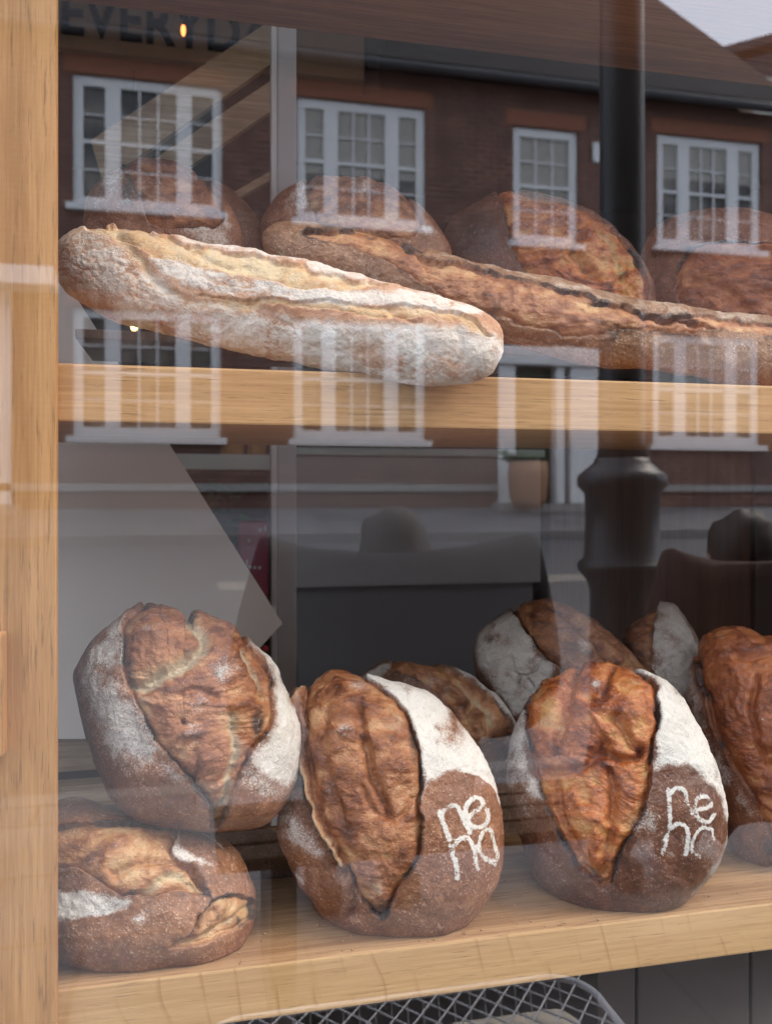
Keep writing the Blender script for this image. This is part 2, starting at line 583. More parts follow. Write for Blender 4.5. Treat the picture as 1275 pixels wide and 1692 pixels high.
class MB:
    """collects shapes (in world coordinates) into one mesh"""
    def __init__(self):
        self.bm = bmesh.new()

    def box(self, lo, hi, bevel=0.0, seg=2, rot=None, pivot=None):
        lo, hi = Vector(lo), Vector(hi)
        b = bmesh.new()
        r = bmesh.ops.create_cube(b, size=1.0)
        for v in b.verts:
            v.co = Vector([(lo[i] + hi[i]) / 2 + v.co[i] * (hi[i] - lo[i]) for i in range(3)])
        if bevel:
            bmesh.ops.bevel(b, geom=list(b.edges), offset=bevel, segments=seg, affect='EDGES', profile=.6)
        if rot is not None:
            c = Vector(pivot) if pivot is not None else (lo + hi) / 2
            for v in b.verts:
                v.co = rot @ (v.co - c) + c
        self._add(b)
        return self

    def _add(self, b):
        me = bpy.data.meshes.new('t')
        b.to_mesh(me)
        b.free()
        self.bm.from_mesh(me)
        bpy.data.meshes.remove(me)

    def prism(self, pts, vec):
        """flat polygon (3-D points) pulled along vec"""
        b = bmesh.new()
        a = [b.verts.new(p) for p in pts]
        c = [b.verts.new(Vector(p) + Vector(vec)) for p in pts]
        n = len(a)
        b.faces.new(a)
        b.faces.new(list(reversed(c)))
        for i in range(n):
            b.faces.new((a[i], c[i], c[(i + 1) % n], a[(i + 1) % n]))
        bmesh.ops.recalc_face_normals(b, faces=b.faces)
        self._add(b)
        return self

    def tube(self, pts, r, seg=8, closed=False):
        b = bmesh.new()
        P = [Vector(p) for p in pts]
        n = len(P)
        rings = []
        for i, p in enumerate(P):
            if closed:
                t = P[(i + 1) % n] - P[i - 1]
            else:
                t = P[min(i + 1, n - 1)] - P[max(i - 1, 0)]
            t.normalize()
            up = Vector((0, 0, 1)) if abs(t.z) < .9 else Vector((1, 0, 0))
            s = t.cross(up).normalized()
            q = s.cross(t)
            rr = r[i] if isinstance(r, (list, tuple)) else r
            rings.append([b.verts.new(p + (s * math.cos(a) + q * math.sin(a)) * rr) for a in [2 * math.pi * k / seg for k in range(seg)]])
        for i in range(n if closed else n - 1):
            A, B = rings[i], rings[(i + 1) % n]
            for k in range(seg):
                b.faces.new((A[k], A[(k + 1) % seg], B[(k + 1) % seg], B[k]))
        if not closed:
            b.faces.new(list(reversed(rings[0])))
            b.faces.new(rings[-1])
        bmesh.ops.recalc_face_normals(b, faces=b.faces)
        self._add(b)
        return self

    def lathe(self, prof, c, seg=32, squash=(1, 1)):
        b = bmesh.new()
        rings = []
        for r, z in prof:
            rings.append([b.verts.new((c[0] + math.cos(a) * r * squash[0], c[1] + math.sin(a) * r * squash[1], c[2] + z)) for a in [2 * math.pi * k / seg for k in range(seg)]])
        for A, B in zip(rings, rings[1:]):
            for k in range(seg):
                b.faces.new((A[k], A[(k + 1) % seg], B[(k + 1) % seg], B[k]))
        b.faces.new(list(reversed(rings[0])))
        b.faces.new(rings[-1])
        bmesh.ops.recalc_face_normals(b, faces=b.faces)
        self._add(b)
        return self

    def ball(self, c, r, seg=16):
        b = bmesh.new()
        bmesh.ops.create_uvsphere(b, u_segments=seg, v_segments=seg // 2 + 2, radius=1)
        for v in b.verts:
            v.co = Vector((c[0] + v.co.x * r[0], c[1] + v.co.y * r[1], c[2] + v.co.z * r[2]))
        self._add(b)
        return self

    def leaf(self, p, d, L, w):
        b = bmesh.new()
        d = Vector(d).normalized()
        s = d.cross(Vector((random.uniform(-1, 1), random.uniform(-1, 1), .3))).normalized()
        p = Vector(p)
        q = [p, p + d * L * .4 + s * w, p + d * L * .75 + s * w * .6 - Vector((0, 0, L * .1)), p + d * L - Vector((0, 0, L * .25)), p + d * L * .75 - s * w * .6 - Vector((0, 0, L * .1)), p + d * L * .4 - s * w]
        b.faces.new([b.verts.new(x) for x in q])
        self._add(b)
        return self

    def build(self, name, mats, parent=None, smooth=False, origin=None):
        me = bpy.data.meshes.new(name)
        o0 = Vector((0, 0, 0))
        if parent is not None:
            o0 = world_loc(parent)
        if origin is not None:
            org = Vector(origin)
        elif parent is None:
            vs = [v.co for v in self.bm.verts]
            org = Vector((sum(v.x for v in vs) / len(vs), sum(v.y for v in vs) / len(vs), min(v.z for v in vs)))
        else:
            org = o0
        for v in self.bm.verts:
            v.co -= org
        if smooth:
            for f in self.bm.faces:
                f.smooth = True
        self.bm.to_mesh(me)
        self.bm.free()
        o = link(name, me, mats, parent, org - o0)
        return o


def world_loc(o):
    l = Vector(o.location)
    while o.parent is not None:
        o = o.parent
        l += Vector(o.location)
    return l


# ------------------------------------------------------------------ bread
def grid_mesh(name, P, closed_cap=True):
    """P (rings, around, 3): quads, ring 0 and the last ring are closed with one vertex each"""
    nr, na, _ = P.shape
    V = P.reshape(-1, 3)
    first = P[0].mean(0)
    last = P[-1].mean(0)
    V = np.vstack([V, first, last])
    i = np.arange(nr - 1)[:, None] * na
    j = np.arange(na)[None, :]
    a = i + j
    b = i + (j + 1) % na
    quads = np.stack([a, a + na, b + na, b], -1).reshape(-1, 4)
    jj = np.arange(na)
    f0 = np.stack([np.full(na, nr * na), jj, (jj + 1) % na], -1)
    k = (nr - 1) * na
    f1 = np.stack([np.full(na, nr * na + 1), k + (jj + 1) % na, k + jj], -1)
    me = bpy.data.meshes.new(name)
    me.vertices.add(len(V))
    me.vertices.foreach_set('co', V.astype(np.float32).ravel())
    loops = np.concatenate([quads.ravel(), f0.ravel(), f1.ravel()]).astype(np.int32)
    me.loops.add(len(loops))
    me.loops.foreach_set('vertex_index', loops)
    tot = np.concatenate([np.full(len(quads), 4), np.full(2 * na, 3)]).astype(np.int32)
    st = np.concatenate([[0], np.cumsum(tot)[:-1]]).astype(np.int32)
    me.polygons.add(len(tot))
    me.polygons.foreach_set('loop_start', st)
    me.polygons.foreach_set('loop_total', tot)
    me.polygons.foreach_set('use_smooth', np.ones(len(tot), bool))
    me.update(calc_edges=True)
    me.validate()
    return me


def grid_normals(P, ref):
    dr = np.gradient(P, axis=0)
    da = (np.roll(P, -1, 1) - np.roll(P, 1, 1))
    n = np.cross(dr, da)
    L = np.linalg.norm(n, axis=2, keepdims=True)
    n = np.where(L > 1e-12, n / np.maximum(L, 1e-12), 0)
    c = P.reshape(-1, 3).mean(0)
    if ((P - c) * n).sum() < 0:
        n = -n
    n[0] = n[0].mean(0) if np.linalg.norm(n[0].mean(0)) > .1 else ref
    n[0] /= max(np.linalg.norm(n[0]), 1e-9)
    return n


def dress(W, UV, N, front, s, F, seed):
    """displacement (metres, along the normal), sideways px shift and masks for one loaf.
    W world points, UV authored plan coordinates (px), front 0..1, s metres per px"""
    n = len(W)
    Wn = W + seed * 1.37
    inner = np.zeros(n)
    dark = np.zeros(n)
    pale = np.zeros(n)
    ridge = np.full(n, .5)
    h = np.zeros(n)
    shift = np.zeros((n, 2))
    h += fbm(Wn, 9, 3, seed) * .0035 + fbm(Wn, 55, 4, seed + 3) * .0011
    wob = np.stack([fbm(Wn, 60, 3, seed + 5), fbm(Wn, 60, 3, seed + 9)], -1) * F.get('wob', 3.0)
    Q = UV + wob
    lipn = .65 + .5 * fbm(Wn, 26, 2, seed + 21)
    for sc in F.get('score', []):
        poly = smooth_pts(sc['poly'], 3)
        d, vec = sd_poly(Q, poly)
        ins = sst(-1.2, 1.2, d)
        A = sc.get('lip', 7) * lipn * 1.35
        w = sc.get('lipw', 16)
        hl = A * np.exp(-np.clip(-d, 0, None) / w) * (1 - ins)
        gr = sc.get('groove', 8)
        bl = sc.get('bulge', 14)
        wb = sc.get('bulgew', 40)
        din = np.clip(d, 0, None)
        r1 = ridged(W * np.array([1, 1, 1.6]) + seed + .35 * np.stack([vnoise(Wn, 14, 1), vnoise(Wn, 14, 2), vnoise(Wn, 14, 4)], -1) * .12, sc.get('rf', 22), 4, seed + 40)
        r2 = fbm(Wn * np.array([.8, .8, 1.5]), 70, 4, seed + 60)
        fade = sst(0, 22, din)
        hi = bl * (1 - np.exp(-din / wb)) - gr * np.exp(-din / sc.get('grw', 7)) + fade * (sc.get('rough', 6) * (r1 - .35) * .8 + 1.7 * r2)
        h += s * (hl + ins * hi) * front
        ridge = np.where(ins > .5, np.clip(.5 + .45 * (r1 - .4) + .25 * r2, 0, 1), ridge)
        inner = np.maximum(inner, ins)
        L = np.linalg.norm(vec, axis=1, keepdims=True) + 1e-9
        k = sc.get('over', 4) * np.exp(-np.clip(-d, 0, None) / 7) * (1 - ins) * lipn
        shift += vec / L * k[:, None]
        evar = np.clip(.55 + 1.3 * fbm(Wn, 28, 3, seed + 88), 0, 1.6)
        ed = np.exp(-((d + 1.5) / sc.get('edw', 2.6)) ** 2) * sc.get('edge', .75) * evar + np.exp(-(din / 5) ** 2) * ins * sc.get('gdark', .55) * evar * .8
        dark = np.maximum(dark, ed * front)
        pale = np.maximum(pale, ins * sc.get('pale', 0))
        # torn rim on the far side of the groove
        pale = np.maximum(pale, ins * np.exp(-((din - 13) / 7) ** 2) * sc.get('rim', .35))
    for (u, v, r, a) in F.get('bump', []):
        d2 = ((Q - np.array([u, v])) ** 2).sum(1) / r ** 2
        h += s * a * np.exp(-d2) * front
    for c in F.get('crease', []):
        d, vec = sd_line(Q, c['p'])
        e = np.exp(-(d / c['w']) ** 2) * front
        h -= s * c['d'] * 1.45 * e
        dark = np.maximum(dark, np.exp(-(d / (c['w'] * .8)) ** 2) * c.get('dark', 0) * front)
        pale = np.maximum(pale, np.exp(-(d / (c['w'] * c.get('pw', 1.3))) ** 2) * c.get('pale', 0) * front)
        if c.get('inner'):
            inner = np.maximum(inner, np.exp(-(d / (c['w'])) ** 2) * c['inner'] * front)
    fl = np.zeros(n)
    for f in F.get('flour', []):
        if 'r' in f:
            d = f['r'] - np.linalg.norm(Q - np.array(f['c']), axis=1)
        else:
            d, _ = sd_poly(Q, smooth_pts(f['poly'], 3))
        so = f.get('soft', 12)
        fl = np.maximum(fl, f['a'] * sst(-so, so, d) * front)
    for f in F.get('bare', []):
        if 'r' in f:
            d = f['r'] - np.linalg.norm(UV + .3 * wob - np.array(f['c']), axis=1)
        else:
            d, _ = sd_poly(UV + .3 * wob, smooth_pts(f['poly'], 3))
        so = f.get('soft', 3)
        fl *= 1 - f['a'] * sst(-so, so, d)
    for f in F.get('tone', []):        # dark or pale patches
        d = np.linalg.norm((Q - np.array(f['c'])) / np.array([1, f.get('ay', 1)]), axis=1)
        e = np.exp(-(d / f['r']) ** 2) * f['a'] * front
        if f['k'] == 'dark':
            dark = np.maximum(dark, e)
        else:
            pale = np.maximum(pale, e)
    if not F.get('inflour'):
        keep = 1 - inner
        extra = np.zeros(n)
        for f in F.get('dust', []):
            d = np.linalg.norm(Q - np.array(f['c']), axis=1)
            extra = np.maximum(extra, np.exp(-(d / f['r']) ** 2) * f['a'] * front)
        fl = np.maximum(fl * keep, extra)
    mk = np.zeros(n)
    for m in F.get('marks', []):
        d, _ = sd_line(UV + .3 * wob, m['p'])
        mk = np.maximum(mk, sst(m['w'] * .75, m['w'] * .25, d) * m.get('a', 1.0) * front)
    mk = mk * np.clip(.95 + .6 * fbm(Wn, 75, 3, seed + 140), .5, 1)
    h += s * .3 * mk
    h += s * 1.0 * np.clip(fl, 0, 1) * fbm(Wn, 160, 2, seed + 77)
    if F.get('wrinkle'):
        a = F['wrinkle']
        ca, sa = math.cos(.22), math.sin(.22)
        G = np.stack([W[:, 0] * ca - W[:, 2] * sa, W[:, 1], (W[:, 0] * sa + W[:, 2] * ca)], -1)
        G = G + .010 * np.stack([vnoise(Wn, 30, 7), vnoise(Wn, 30, 8), vnoise(Wn, 30, 9)], -1)
        G = G * np.array([.55, 1, 1.35])
        w1 = sst(.70, .98, 1 - np.abs(fbm(G, 58, 2, seed + 91)))
        w2 = sst(.72, .99, 1 - np.abs(fbm(G, 140, 2, seed + 95)))
        zone = sst(-.35, .3, fbm(Wn, 13, 3, seed + 99))
        wr = np.clip(np.maximum(w1, w2 * .8) * (.35 + .75 * zone), 0, 1) * front
        fl = fl * (1 - a * wr)
        fl = fl + F.get('more', 0) - .24 * np.clip(fbm(Wn, 20, 4, seed + 111), 0, 1) * front
        h -= s * .85 * wr
        h += s * 3.2 * fbm(Wn, 18, 2, seed + 120) * front
    fl = fl - .55 * np.clip(fbm(Wn, 34, 5, seed + 131) - .05, 0, 1)
    ma = np.stack([inner, np.clip(fl, 0, 2), dark, np.ones(n)], -1)
    mb = np.stack([pale, mk, ridge, np.ones(n)], -1)
    return h, shift, ma, mb


def put_masks(me, ma, mb):
    for nm, A in (('mask_a', ma), ('mask_b', mb)):
        A = np.vstack([A, A[:1], A[-1:]])
        a = me.attributes.new(nm, 'FLOAT_COLOR', 'POINT')
        a.data.foreach_set('color', A.astype(np.float32).ravel())


def loaf(label, outline, Y, mat, tf=.075, tb=.06, F=None, elev=None, yaw=None, res=(120, 40, 400), center=None, seed=1, group=None, floor_z=None, pe=.82, flat=.6, name='sourdough_loaf', cat='loaf'):
    F = F or {}
    pl = smooth_pts(outline, 6)
    c = np.array(center if center is not None else [(pl[:, 0].min() + pl[:, 0].max()) / 2, (pl[:, 1].min() + pl[:, 1].max()) / 2], float)
    na = res[2]
    ang = np.arctan2(-(pl[:, 1] - c[1]), pl[:, 0] - c[0])
    rad = np.linalg.norm(pl - c, axis=1)
    o = np.argsort(ang)
    ang, rad = ang[o], rad[o]
    phi = -math.pi + 2 * math.pi * np.arange(na) / na
    r = np.interp(phi, np.concatenate([ang - 2 * math.pi, ang, ang + 2 * math.pi]), np.tile(rad, 3))
    kern = np.array([1, 2, 3, 2, 1]) / 9.0
    r = sum(np.roll(r, i - 2) * kern[i] for i in range(5))
    th = np.concatenate([np.linspace(0.004, math.pi / 2, res[0], endpoint=False), np.linspace(math.pi / 2, math.pi - .02, res[1])])
    rho = np.sin(th) ** pe
    dep = np.cos(th)
    dep = np.where(dep > 0, dep * tf, -np.abs(dep) ** flat * tb)
    UV = c + (rho[:, None] * r[None, :])[:, :, None] * np.stack([np.cos(phi), -np.sin(phi)], -1)[None]
    # the loaf's own plane faces the eye, or is tilted by elev (down-slope of its axis) and yaw
    C = at(c[0], c[1], Y)
    eye = np.array([0, CY, ZC])
    d0 = C - eye
    az = math.atan2(d0[0], d0[1]) if yaw is None else yaw
    el = math.atan2(-d0[2], math.hypot(d0[0], d0[1])) if elev is None else elev
    nrm = -np.array([math.sin(az) * math.cos(el), math.cos(az) * math.cos(el), -math.sin(el)])

    def to_world(uv):
        a = uv[..., 0] - U0
        D = np.stack([FPX * FX + a * RX, FPX * FY + a * RY, V0 - uv[..., 1]], -1)
        t = ((C - eye) @ nrm) / (D @ nrm)
        return eye + D * t[..., None]
    s = np.linalg.norm(d0) / FPX
    W = to_world(UV) + dep[:, None, None] * nrm
    N = grid_normals(W, nrm)
    front = np.broadcast_to(sst(-.25, .12, np.cos(th))[:, None], W.shape[:2]).reshape(-1)
    h, shift, ma, mb = dress(W.reshape(-1, 3), UV.reshape(-1, 2), N, front, s, F, seed)
    sh = shift.reshape(*W.shape[:2], 2)
    rt = np.cross(nrm, [0, 0, 1.0])
    rt = -rt / np.linalg.norm(rt)
    rt = rt if rt @ np.array([RX, RY, 0]) > 0 else -rt
    up = np.cross(rt, nrm)
    up = up if up[2] > 0 else -up
    W = W + N * h.reshape(W.shape[:2])[..., None] + s * (sh[..., 0:1] * rt - sh[..., 1:2] * up) * front.reshape(W.shape[:2])[..., None]
    # the side it rests on is pressed flat
    if floor_z is not None:
        z = W[..., 2]
        W[..., 2] = np.where(z < floor_z, floor_z + (z - floor_z) * .02, z)
    org = W.reshape(-1, 3).mean(0)
    org[2] = W[..., 2].min()
    me = grid_mesh(name, W - org)
    put_masks(me, ma, mb)
    ob = link(name, me, mat, None, org)
    tag(ob, label, cat, group)
    print('LOAF', label[:40], 'y', round(W[..., 1].min(), 3), round(W[..., 1].max(), 3), 'z', round(W[..., 2].min() - ZC, 3), round(W[..., 2].max() - ZC, 3))
    return ob


def long_loaf(label, stations, mat, F, seed, depth=.9, res=(420, 220), name='baguette', cat='baguette'):
    """stations: (u, v, half width px, Y)"""
    st = np.array(stations, float)
    k = np.concatenate([[0], np.cumsum(np.linalg.norm(np.diff(st[:, :2], axis=0), axis=1))])
    q = smooth_pts([(a, b) for a, b in st[:, :2]], 8, False)
    q2 = smooth_pts([(a, b) for a, b in st[:, 2:4]], 8, False)
    kk = np.interp(np.linspace(0, len(st) - 1, len(q)), np.arange(len(st)), k)
    t = np.linspace(0, k[-1], res[0])
    S = np.stack([np.interp(t, kk, q[:, 0]), np.interp(t, kk, q[:, 1]), np.interp(t, kk, q2[:, 0]), np.interp(t, kk, q2[:, 1])], -1)
    tg = np.gradient(S[:, :2], axis=0)
    tg /= np.linalg.norm(tg, axis=1, keepdims=True)
    nn = np.stack([-tg[:, 1], tg[:, 0]], -1)          # px, points down the picture
    ph = 2 * math.pi * np.arange(res[1]) / res[1]
    UV = S[:, None, :2] + (S[:, 2:3] * np.cos(ph)[None, :])[..., None] * nn[:, None, :]
    a = UV[..., 0] - U0
    D = np.stack([FPX * FX + a * RX, FPX * FY + a * RY, V0 - UV[..., 1]], -1)
    T = (S[:, 3] - CY)[:, None] / D[..., 1]
    eye = np.array([0, CY, ZC])
    W = eye + D * T[..., None]
    s = float(np.mean(S[:, 3] - CY)) / FPX
    tow = -D / np.linalg.norm(D, axis=2, keepdims=True)
    sn = np.sin(ph)[None, :]
    W = W + tow * (S[:, 2:3] * s * depth * np.where(sn > 0, sn, sn * .8))[..., None]
    N = grid_normals(W, np.array([-1., 0, 0]))
    N[0] = N[1]
    N[-1] = N[-2]
    front = np.broadcast_to(sst(-.35, .05, sn), W.shape[:2]).reshape(-1)
    h, shift, ma, mb = dress(W.reshape(-1, 3), UV.reshape(-1, 2), N, front, s, F, seed)
    W = W + N * h.reshape(W.shape[:2])[..., None]
    org = W.reshape(-1, 3).mean(0)
    org[2] = W[..., 2].min()
    me = grid_mesh(name, W - org)
    put_masks(me, ma, mb)
    ob = link(name, me, mat, None, org)
    tag(ob, label, cat, 'long loaves on the upper shelf')
    print('LONG', label[:40], 'y', round(W[..., 1].min(), 3), round(W[..., 1].max(), 3), 'z', round(W[..., 2].min() - ZC, 3), round(W[..., 2].max() - ZC, 3))
    return ob


G_LOW = 'sourdough loaves on the lower shelf'
G_UP = 'round loaves on the upper shelf'
Z_LOW = ZC - .507
Z_UP = ZC + .134

# --- upper left loaf with a forked tear, lying on its neighbour
z1 = zm(100, 980, .3137)
P = lambda z, *pts: z(list(pts))
loaf('floury loaf with a forked tear, perched on another loaf beside the oak post',
     z1([(480, 60), (400, 95), (300, 150), (200, 210), (130, 290), (80, 380), (68, 450), (85, 560), (110, 680), (150, 800), (190, 900), (230, 1000), (270, 1090), (340, 1160), (440, 1205), (560, 1225), (700, 1240), (850, 1250), (960, 1245), (1060, 1225), (1130, 1175), (1190, 1100), (1235, 1000), (1255, 850), (1245, 700), (1210, 580), (1160, 470), (1110, 380), (1040, 310), (970, 255), (900, 190), (830, 155), (760, 135), (700, 115), (655, 150), (600, 125), (540, 105), (490, 98)]),
     .115, crust_a, tf=.088, tb=.085, seed=11, group=G_LOW, center=z1([(650, 680)])[0], res=(150, 46, 460), F=dict(
         score=[dict(poly=z1([(440, 85), (370, 130), (340, 200), (340, 330), (345, 430), (385, 540), (440, 640), (500, 740), (570, 840), (640, 910), (700, 970), (745, 1040), (775, 1110), (785, 1190), (830, 1190), (870, 1120), (900, 1020), (950, 900), (985, 830), (1050, 750), (1090, 680), (1105, 560), (1100, 440), (1050, 370), (990, 300), (960, 250), (930, 130), (830, 20), (700, -20), (480, -20)]), lip=8, bulge=10, groove=10, rough=6)],
         bump=[z1([(560, 250)])[0] + (45, 13), z1([(860, 330)])[0] + (42, 11), z1([(690, 640)])[0] + (50, 11), z1([(960, 600)])[0] + (34, 6), z1([(760, 880)])[0] + (32, 7)],
         crease=[dict(p=z1([(400, 500), (480, 500), (600, 430), (700, 370), (745, 300), (710, 220), (650, 130)]), d=12, w=10, pale=.95, pw=1.6),
                 dict(p=z1([(930, 330), (980, 430), (1050, 550)]), d=8, w=6, pale=.9, pw=1.2),
                 dict(p=z1([(880, 660), (900, 780), (880, 900), (850, 1020), (810, 1150)]), d=8, w=9, pale=.9, pw=1.3),
                 dict(p=z1([(640, 560), (700, 530), (800, 560)]), d=5, w=5, dark=.3),
                 dict(p=z1([(700, 960), (720, 900), (700, 820)]), d=5, w=6)],
         tone=[dict(k='dark', c=z1([(1010, 690)])[0], r=14, ay=2, a=1.0), dict(k='dark', c=z1([(385, 430)])[0], r=14, ay=2.6, a=.8), dict(k='dark', c=z1([(460, 100)])[0], r=14, a=.9), dict(k='dark', c=z1([(690, 140)])[0], r=14, a=.9), dict(k='pale', c=z1([(450, 570)])[0], r=30, a=.7), dict(k='dark', c=z1([(960, 860)])[0], r=10, ay=2.4, a=.7)],
         flour=[dict(poly=z1([(350, 140), (345, 430), (440, 640), (570, 840), (640, 950), (450, 930), (300, 880), (200, 700), (140, 520), (140, 350), (210, 240)]), a=.74, soft=22),
                dict(poly=z1([(970, 250), (1110, 450), (1110, 640), (1060, 760), (985, 850), (1000, 910), (1100, 970), (1200, 1000), (1290, 950), (1300, 700), (1150, 400)]), a=1.12, soft=16),
                dict(poly=z1([(880, 860), (1000, 880), (1180, 1030), (1100, 1080), (950, 1000)]), a=.5, soft=24)],
         dust=[dict(c=z1([(700, 610)])[0], r=24, a=.62), dict(c=z1([(680, 700)])[0], r=18, a=.5), dict(c=z1([(830, 440)])[0], r=22, a=.58), dict(c=z1([(490, 215)])[0], r=16, a=.6)]))

# --- lower left loaf, lying flat, cut by the post
z2 = zm(90, 1290, .3451)
loaf('squat lying loaf under the forked floury loaf, half behind the oak post',
     z2([(-170, 520), (-150, 330), (-60, 170), (60, 95), (200, 100), (320, 150), (450, 195), (600, 215), (750, 240), (830, 280), (890, 350), (935, 450), (957, 540), (952, 650), (930, 740), (880, 830), (800, 890), (700, 930), (560, 955), (400, 960), (250, 950), (130, 920), (30, 880), (-60, 800), (-140, 680)]),
     .085, crust_f, tf=.085, tb=.13, seed=23, group=G_LOW, center=z2([(400, 560)])[0], res=(140, 40, 460), floor_z=Z_LOW, F=dict(
         score=[dict(poly=z2([(-170, 350), (-60, 400), (30, 435), (130, 430), (200, 470), (300, 545), (400, 565), (480, 560), (560, 530), (620, 530), (712, 556), (690, 470), (640, 405), (570, 375), (575, 300), (590, 250), (560, 205), (400, 220), (200, 230), (-170, 250)]), lip=9, bulge=8, groove=9, rough=5, pale=.25),
                dict(poly=z2([(530, 792), (620, 720), (700, 600), (740, 560), (830, 540), (920, 560), (950, 600), (935, 650), (880, 690), (800, 720), (700, 770), (620, 785)]), lip=5, bulge=4, groove=8, rough=7, pale=.5)],
         bump=[z2([(330, 320)])[0] + (45, 12), z2([(500, 460)])[0] + (36, 9), z2([(560, 650)])[0] + (40, 7)],
         crease=[dict(p=z2([(300, 460), (380, 420), (500, 400), (620, 420), (690, 500)]), d=9, w=7, dark=.5),
                 dict(p=z2([(420, 560), (520, 480), (600, 480), (690, 545)]), d=5, w=10, pale=.8),
                 dict(p=z2([(570, 770), (700, 740), (820, 660), (930, 600)]), d=5, w=7, pale=.7),
                 dict(p=z2([(655, 690), (665, 650)]), d=6, w=4, dark=1)],
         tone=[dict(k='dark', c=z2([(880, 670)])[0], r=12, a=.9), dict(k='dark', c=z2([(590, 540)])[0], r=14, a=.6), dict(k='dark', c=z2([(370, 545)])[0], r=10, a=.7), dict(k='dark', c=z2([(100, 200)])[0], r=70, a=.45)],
         flour=[dict(poly=z2([(-60, 540), (60, 535), (160, 530), (280, 555), (390, 575), (300, 625), (150, 655), (-60, 665)]), a=.95, soft=7),
                dict(poly=z2([(565, 225), (600, 245), (612, 330), (700, 385), (740, 420), (650, 405), (570, 385), (560, 330)]), a=.8, soft=9),
                dict(poly=z2([(690, 235), (760, 280), (800, 330), (720, 270)]), a=.9, soft=5),
                dict(poly=z2([(400, 620), (440, 580), (540, 565), (480, 650), (380, 670)]), a=.7, soft=9)]))

# --- middle loaf with the floury letters
z3 = zm(440, 1080, .3294)
NE3 = [dict(p=z3([(843, 795), (868, 858), (893, 920)]), w=8), dict(p=z3([(852, 815), (880, 772), (928, 768), (952, 805), (975, 850), (994, 888)]), w=8),
       dict(p=z3([(980, 822), (1020, 792), (1060, 752), (1035, 728), (1000, 735), (972, 775), (980, 832), (1015, 864), (1060, 858), (1082, 822), (1080, 788)]), w=8),
       dict(p=z3([(903, 950), (920, 1020), (936, 1102)]), w=8), dict(p=z3([(908, 968), (935, 925), (982, 918), (1005, 958), (1020, 1010), (1036, 1066)]), w=8),
       dict(p=z3([(1040, 945), (1052, 898), (1090, 880), (1118, 925), (1140, 1000), (1132, 1030), (1090, 1024), (1050, 995), (1040, 945)]), w=7), dict(p=z3([(1020, 955), (1060, 1005), (1135, 1056)]), w=5)]
loaf('tall dull brown loaf with floury ne no letters, middle of the lower shelf',
     z3([(375, 122), (300, 135), (230, 168), (185, 190), (145, 178), (115, 220), (110, 330), (105, 450), (90, 600), (70, 730), (50, 840), (45, 900), (70, 980), (110, 1060), (160, 1150), (220, 1225), (270, 1300), (340, 1355), (430, 1400), (550, 1432), (700, 1445), (830, 1440), (930, 1415), (1030, 1340), (1110, 1240), (1165, 1120), (1182, 1000), (1175, 860), (1150, 700), (1100, 540), (1040, 430), (970, 330), (900, 260), (800, 190), (700, 160), (600, 140), (500, 116), (440, 132)]),
     .10, crust_a, tf=.085, tb=.07, seed=31, group=G_LOW, res=(160, 46, 480), floor_z=Z_LOW, F=dict(
         score=[dict(poly=z3([(195, 150), (215, 330), (218, 450), (240, 600), (275, 750), (325, 900), (400, 1010), (430, 1100), (480, 1200), (570, 1290), (610, 1270), (650, 1180), (700, 1090), (755, 1010), (770, 900), (765, 750), (762, 560), (742, 430), (700, 330), (640, 250), (560, 185), (500, 110), (440, 20), (195, 20)]), lip=8, bulge=16, bulgew=34, groove=11, rough=5, gdark=.8)],
         bump=[z3([(370, 420)])[0] + (46, 8), z3([(640, 560)])[0] + (38, 6), z3([(560, 900)])[0] + (40, 6)],
         crease=[dict(p=z3([(470, 330), (500, 470), (530, 620), (580, 720), (610, 800)]), d=9, w=8, dark=.35),
                 dict(p=z3([(500, 680), (560, 800), (660, 820), (720, 740)]), d=5, w=5, dark=.2),
                 dict(p=z3([(330, 350), (340, 600), (420, 850)]), d=5, w=7),
                 dict(p=z3([(140, 560), (190, 760), (280, 920), (400, 1080)]), d=11, w=9, dark=.7),
                 dict(p=z3([(185, 230), (172, 420), (212, 570), (258, 720), (298, 870), (400, 1030)]), d=-9, w=6, pale=.75, inner=1.0, pw=.9),
                 dict(p=z3([(180, 620), (220, 730), (250, 780)]), d=10, w=7, dark=1),
                 dict(p=z3([(440, 1110), (450, 1200), (440, 1300)]), d=7, w=7, dark=.6)],
         tone=[dict(k='pale', c=z3([(640, 400)])[0], r=30, ay=1.6, a=.6), dict(k='dark', c=z3([(725, 480)])[0], r=10, ay=4, a=.9), dict(k='dark', c=z3([(590, 220)])[0], r=18, a=.6), dict(k='pale', c=z3([(560, 1130)])[0], r=26, a=.7), dict(k='dark', c=z3([(580, 1240)])[0], r=14, ay=1.5, a=.8), dict(k='dark', c=z3([(700, 1010)])[0], r=12, a=.5), dict(k='dark', c=z3([(260, 330)])[0], r=26, ay=2, a=.35)],
         flour=[dict(poly=z3([(480, 100), (600, 130), (800, 180), (920, 250), (1060, 420), (1120, 540), (1180, 720), (1150, 770), (1060, 665), (960, 612), (880, 620), (810, 660), (770, 735), (765, 560), (745, 430), (700, 330), (620, 230), (550, 180)]), a=1.12, soft=11),
                dict(poly=z3([(45, 850), (130, 760), (230, 900), (310, 980), (270, 1010), (160, 960), (80, 960)]), a=.62, soft=16),
                dict(poly=z3([(130, 1080), (200, 1140), (190, 1160)]), a=.8, soft=5)],
         bare=[dict(c=z3([(930, 395)])[0], r=26, soft=26, a=.62), dict(c=z3([(965, 812)])[0], r=66, soft=1.6, a=1)],
         dust=[dict(c=z3([(410, 420)])[0], r=18, a=.55), dict(c=z3([(470, 210)])[0], r=20, a=.42), dict(c=z3([(400, 640)])[0], r=28, a=.3)],
         marks=NE3))

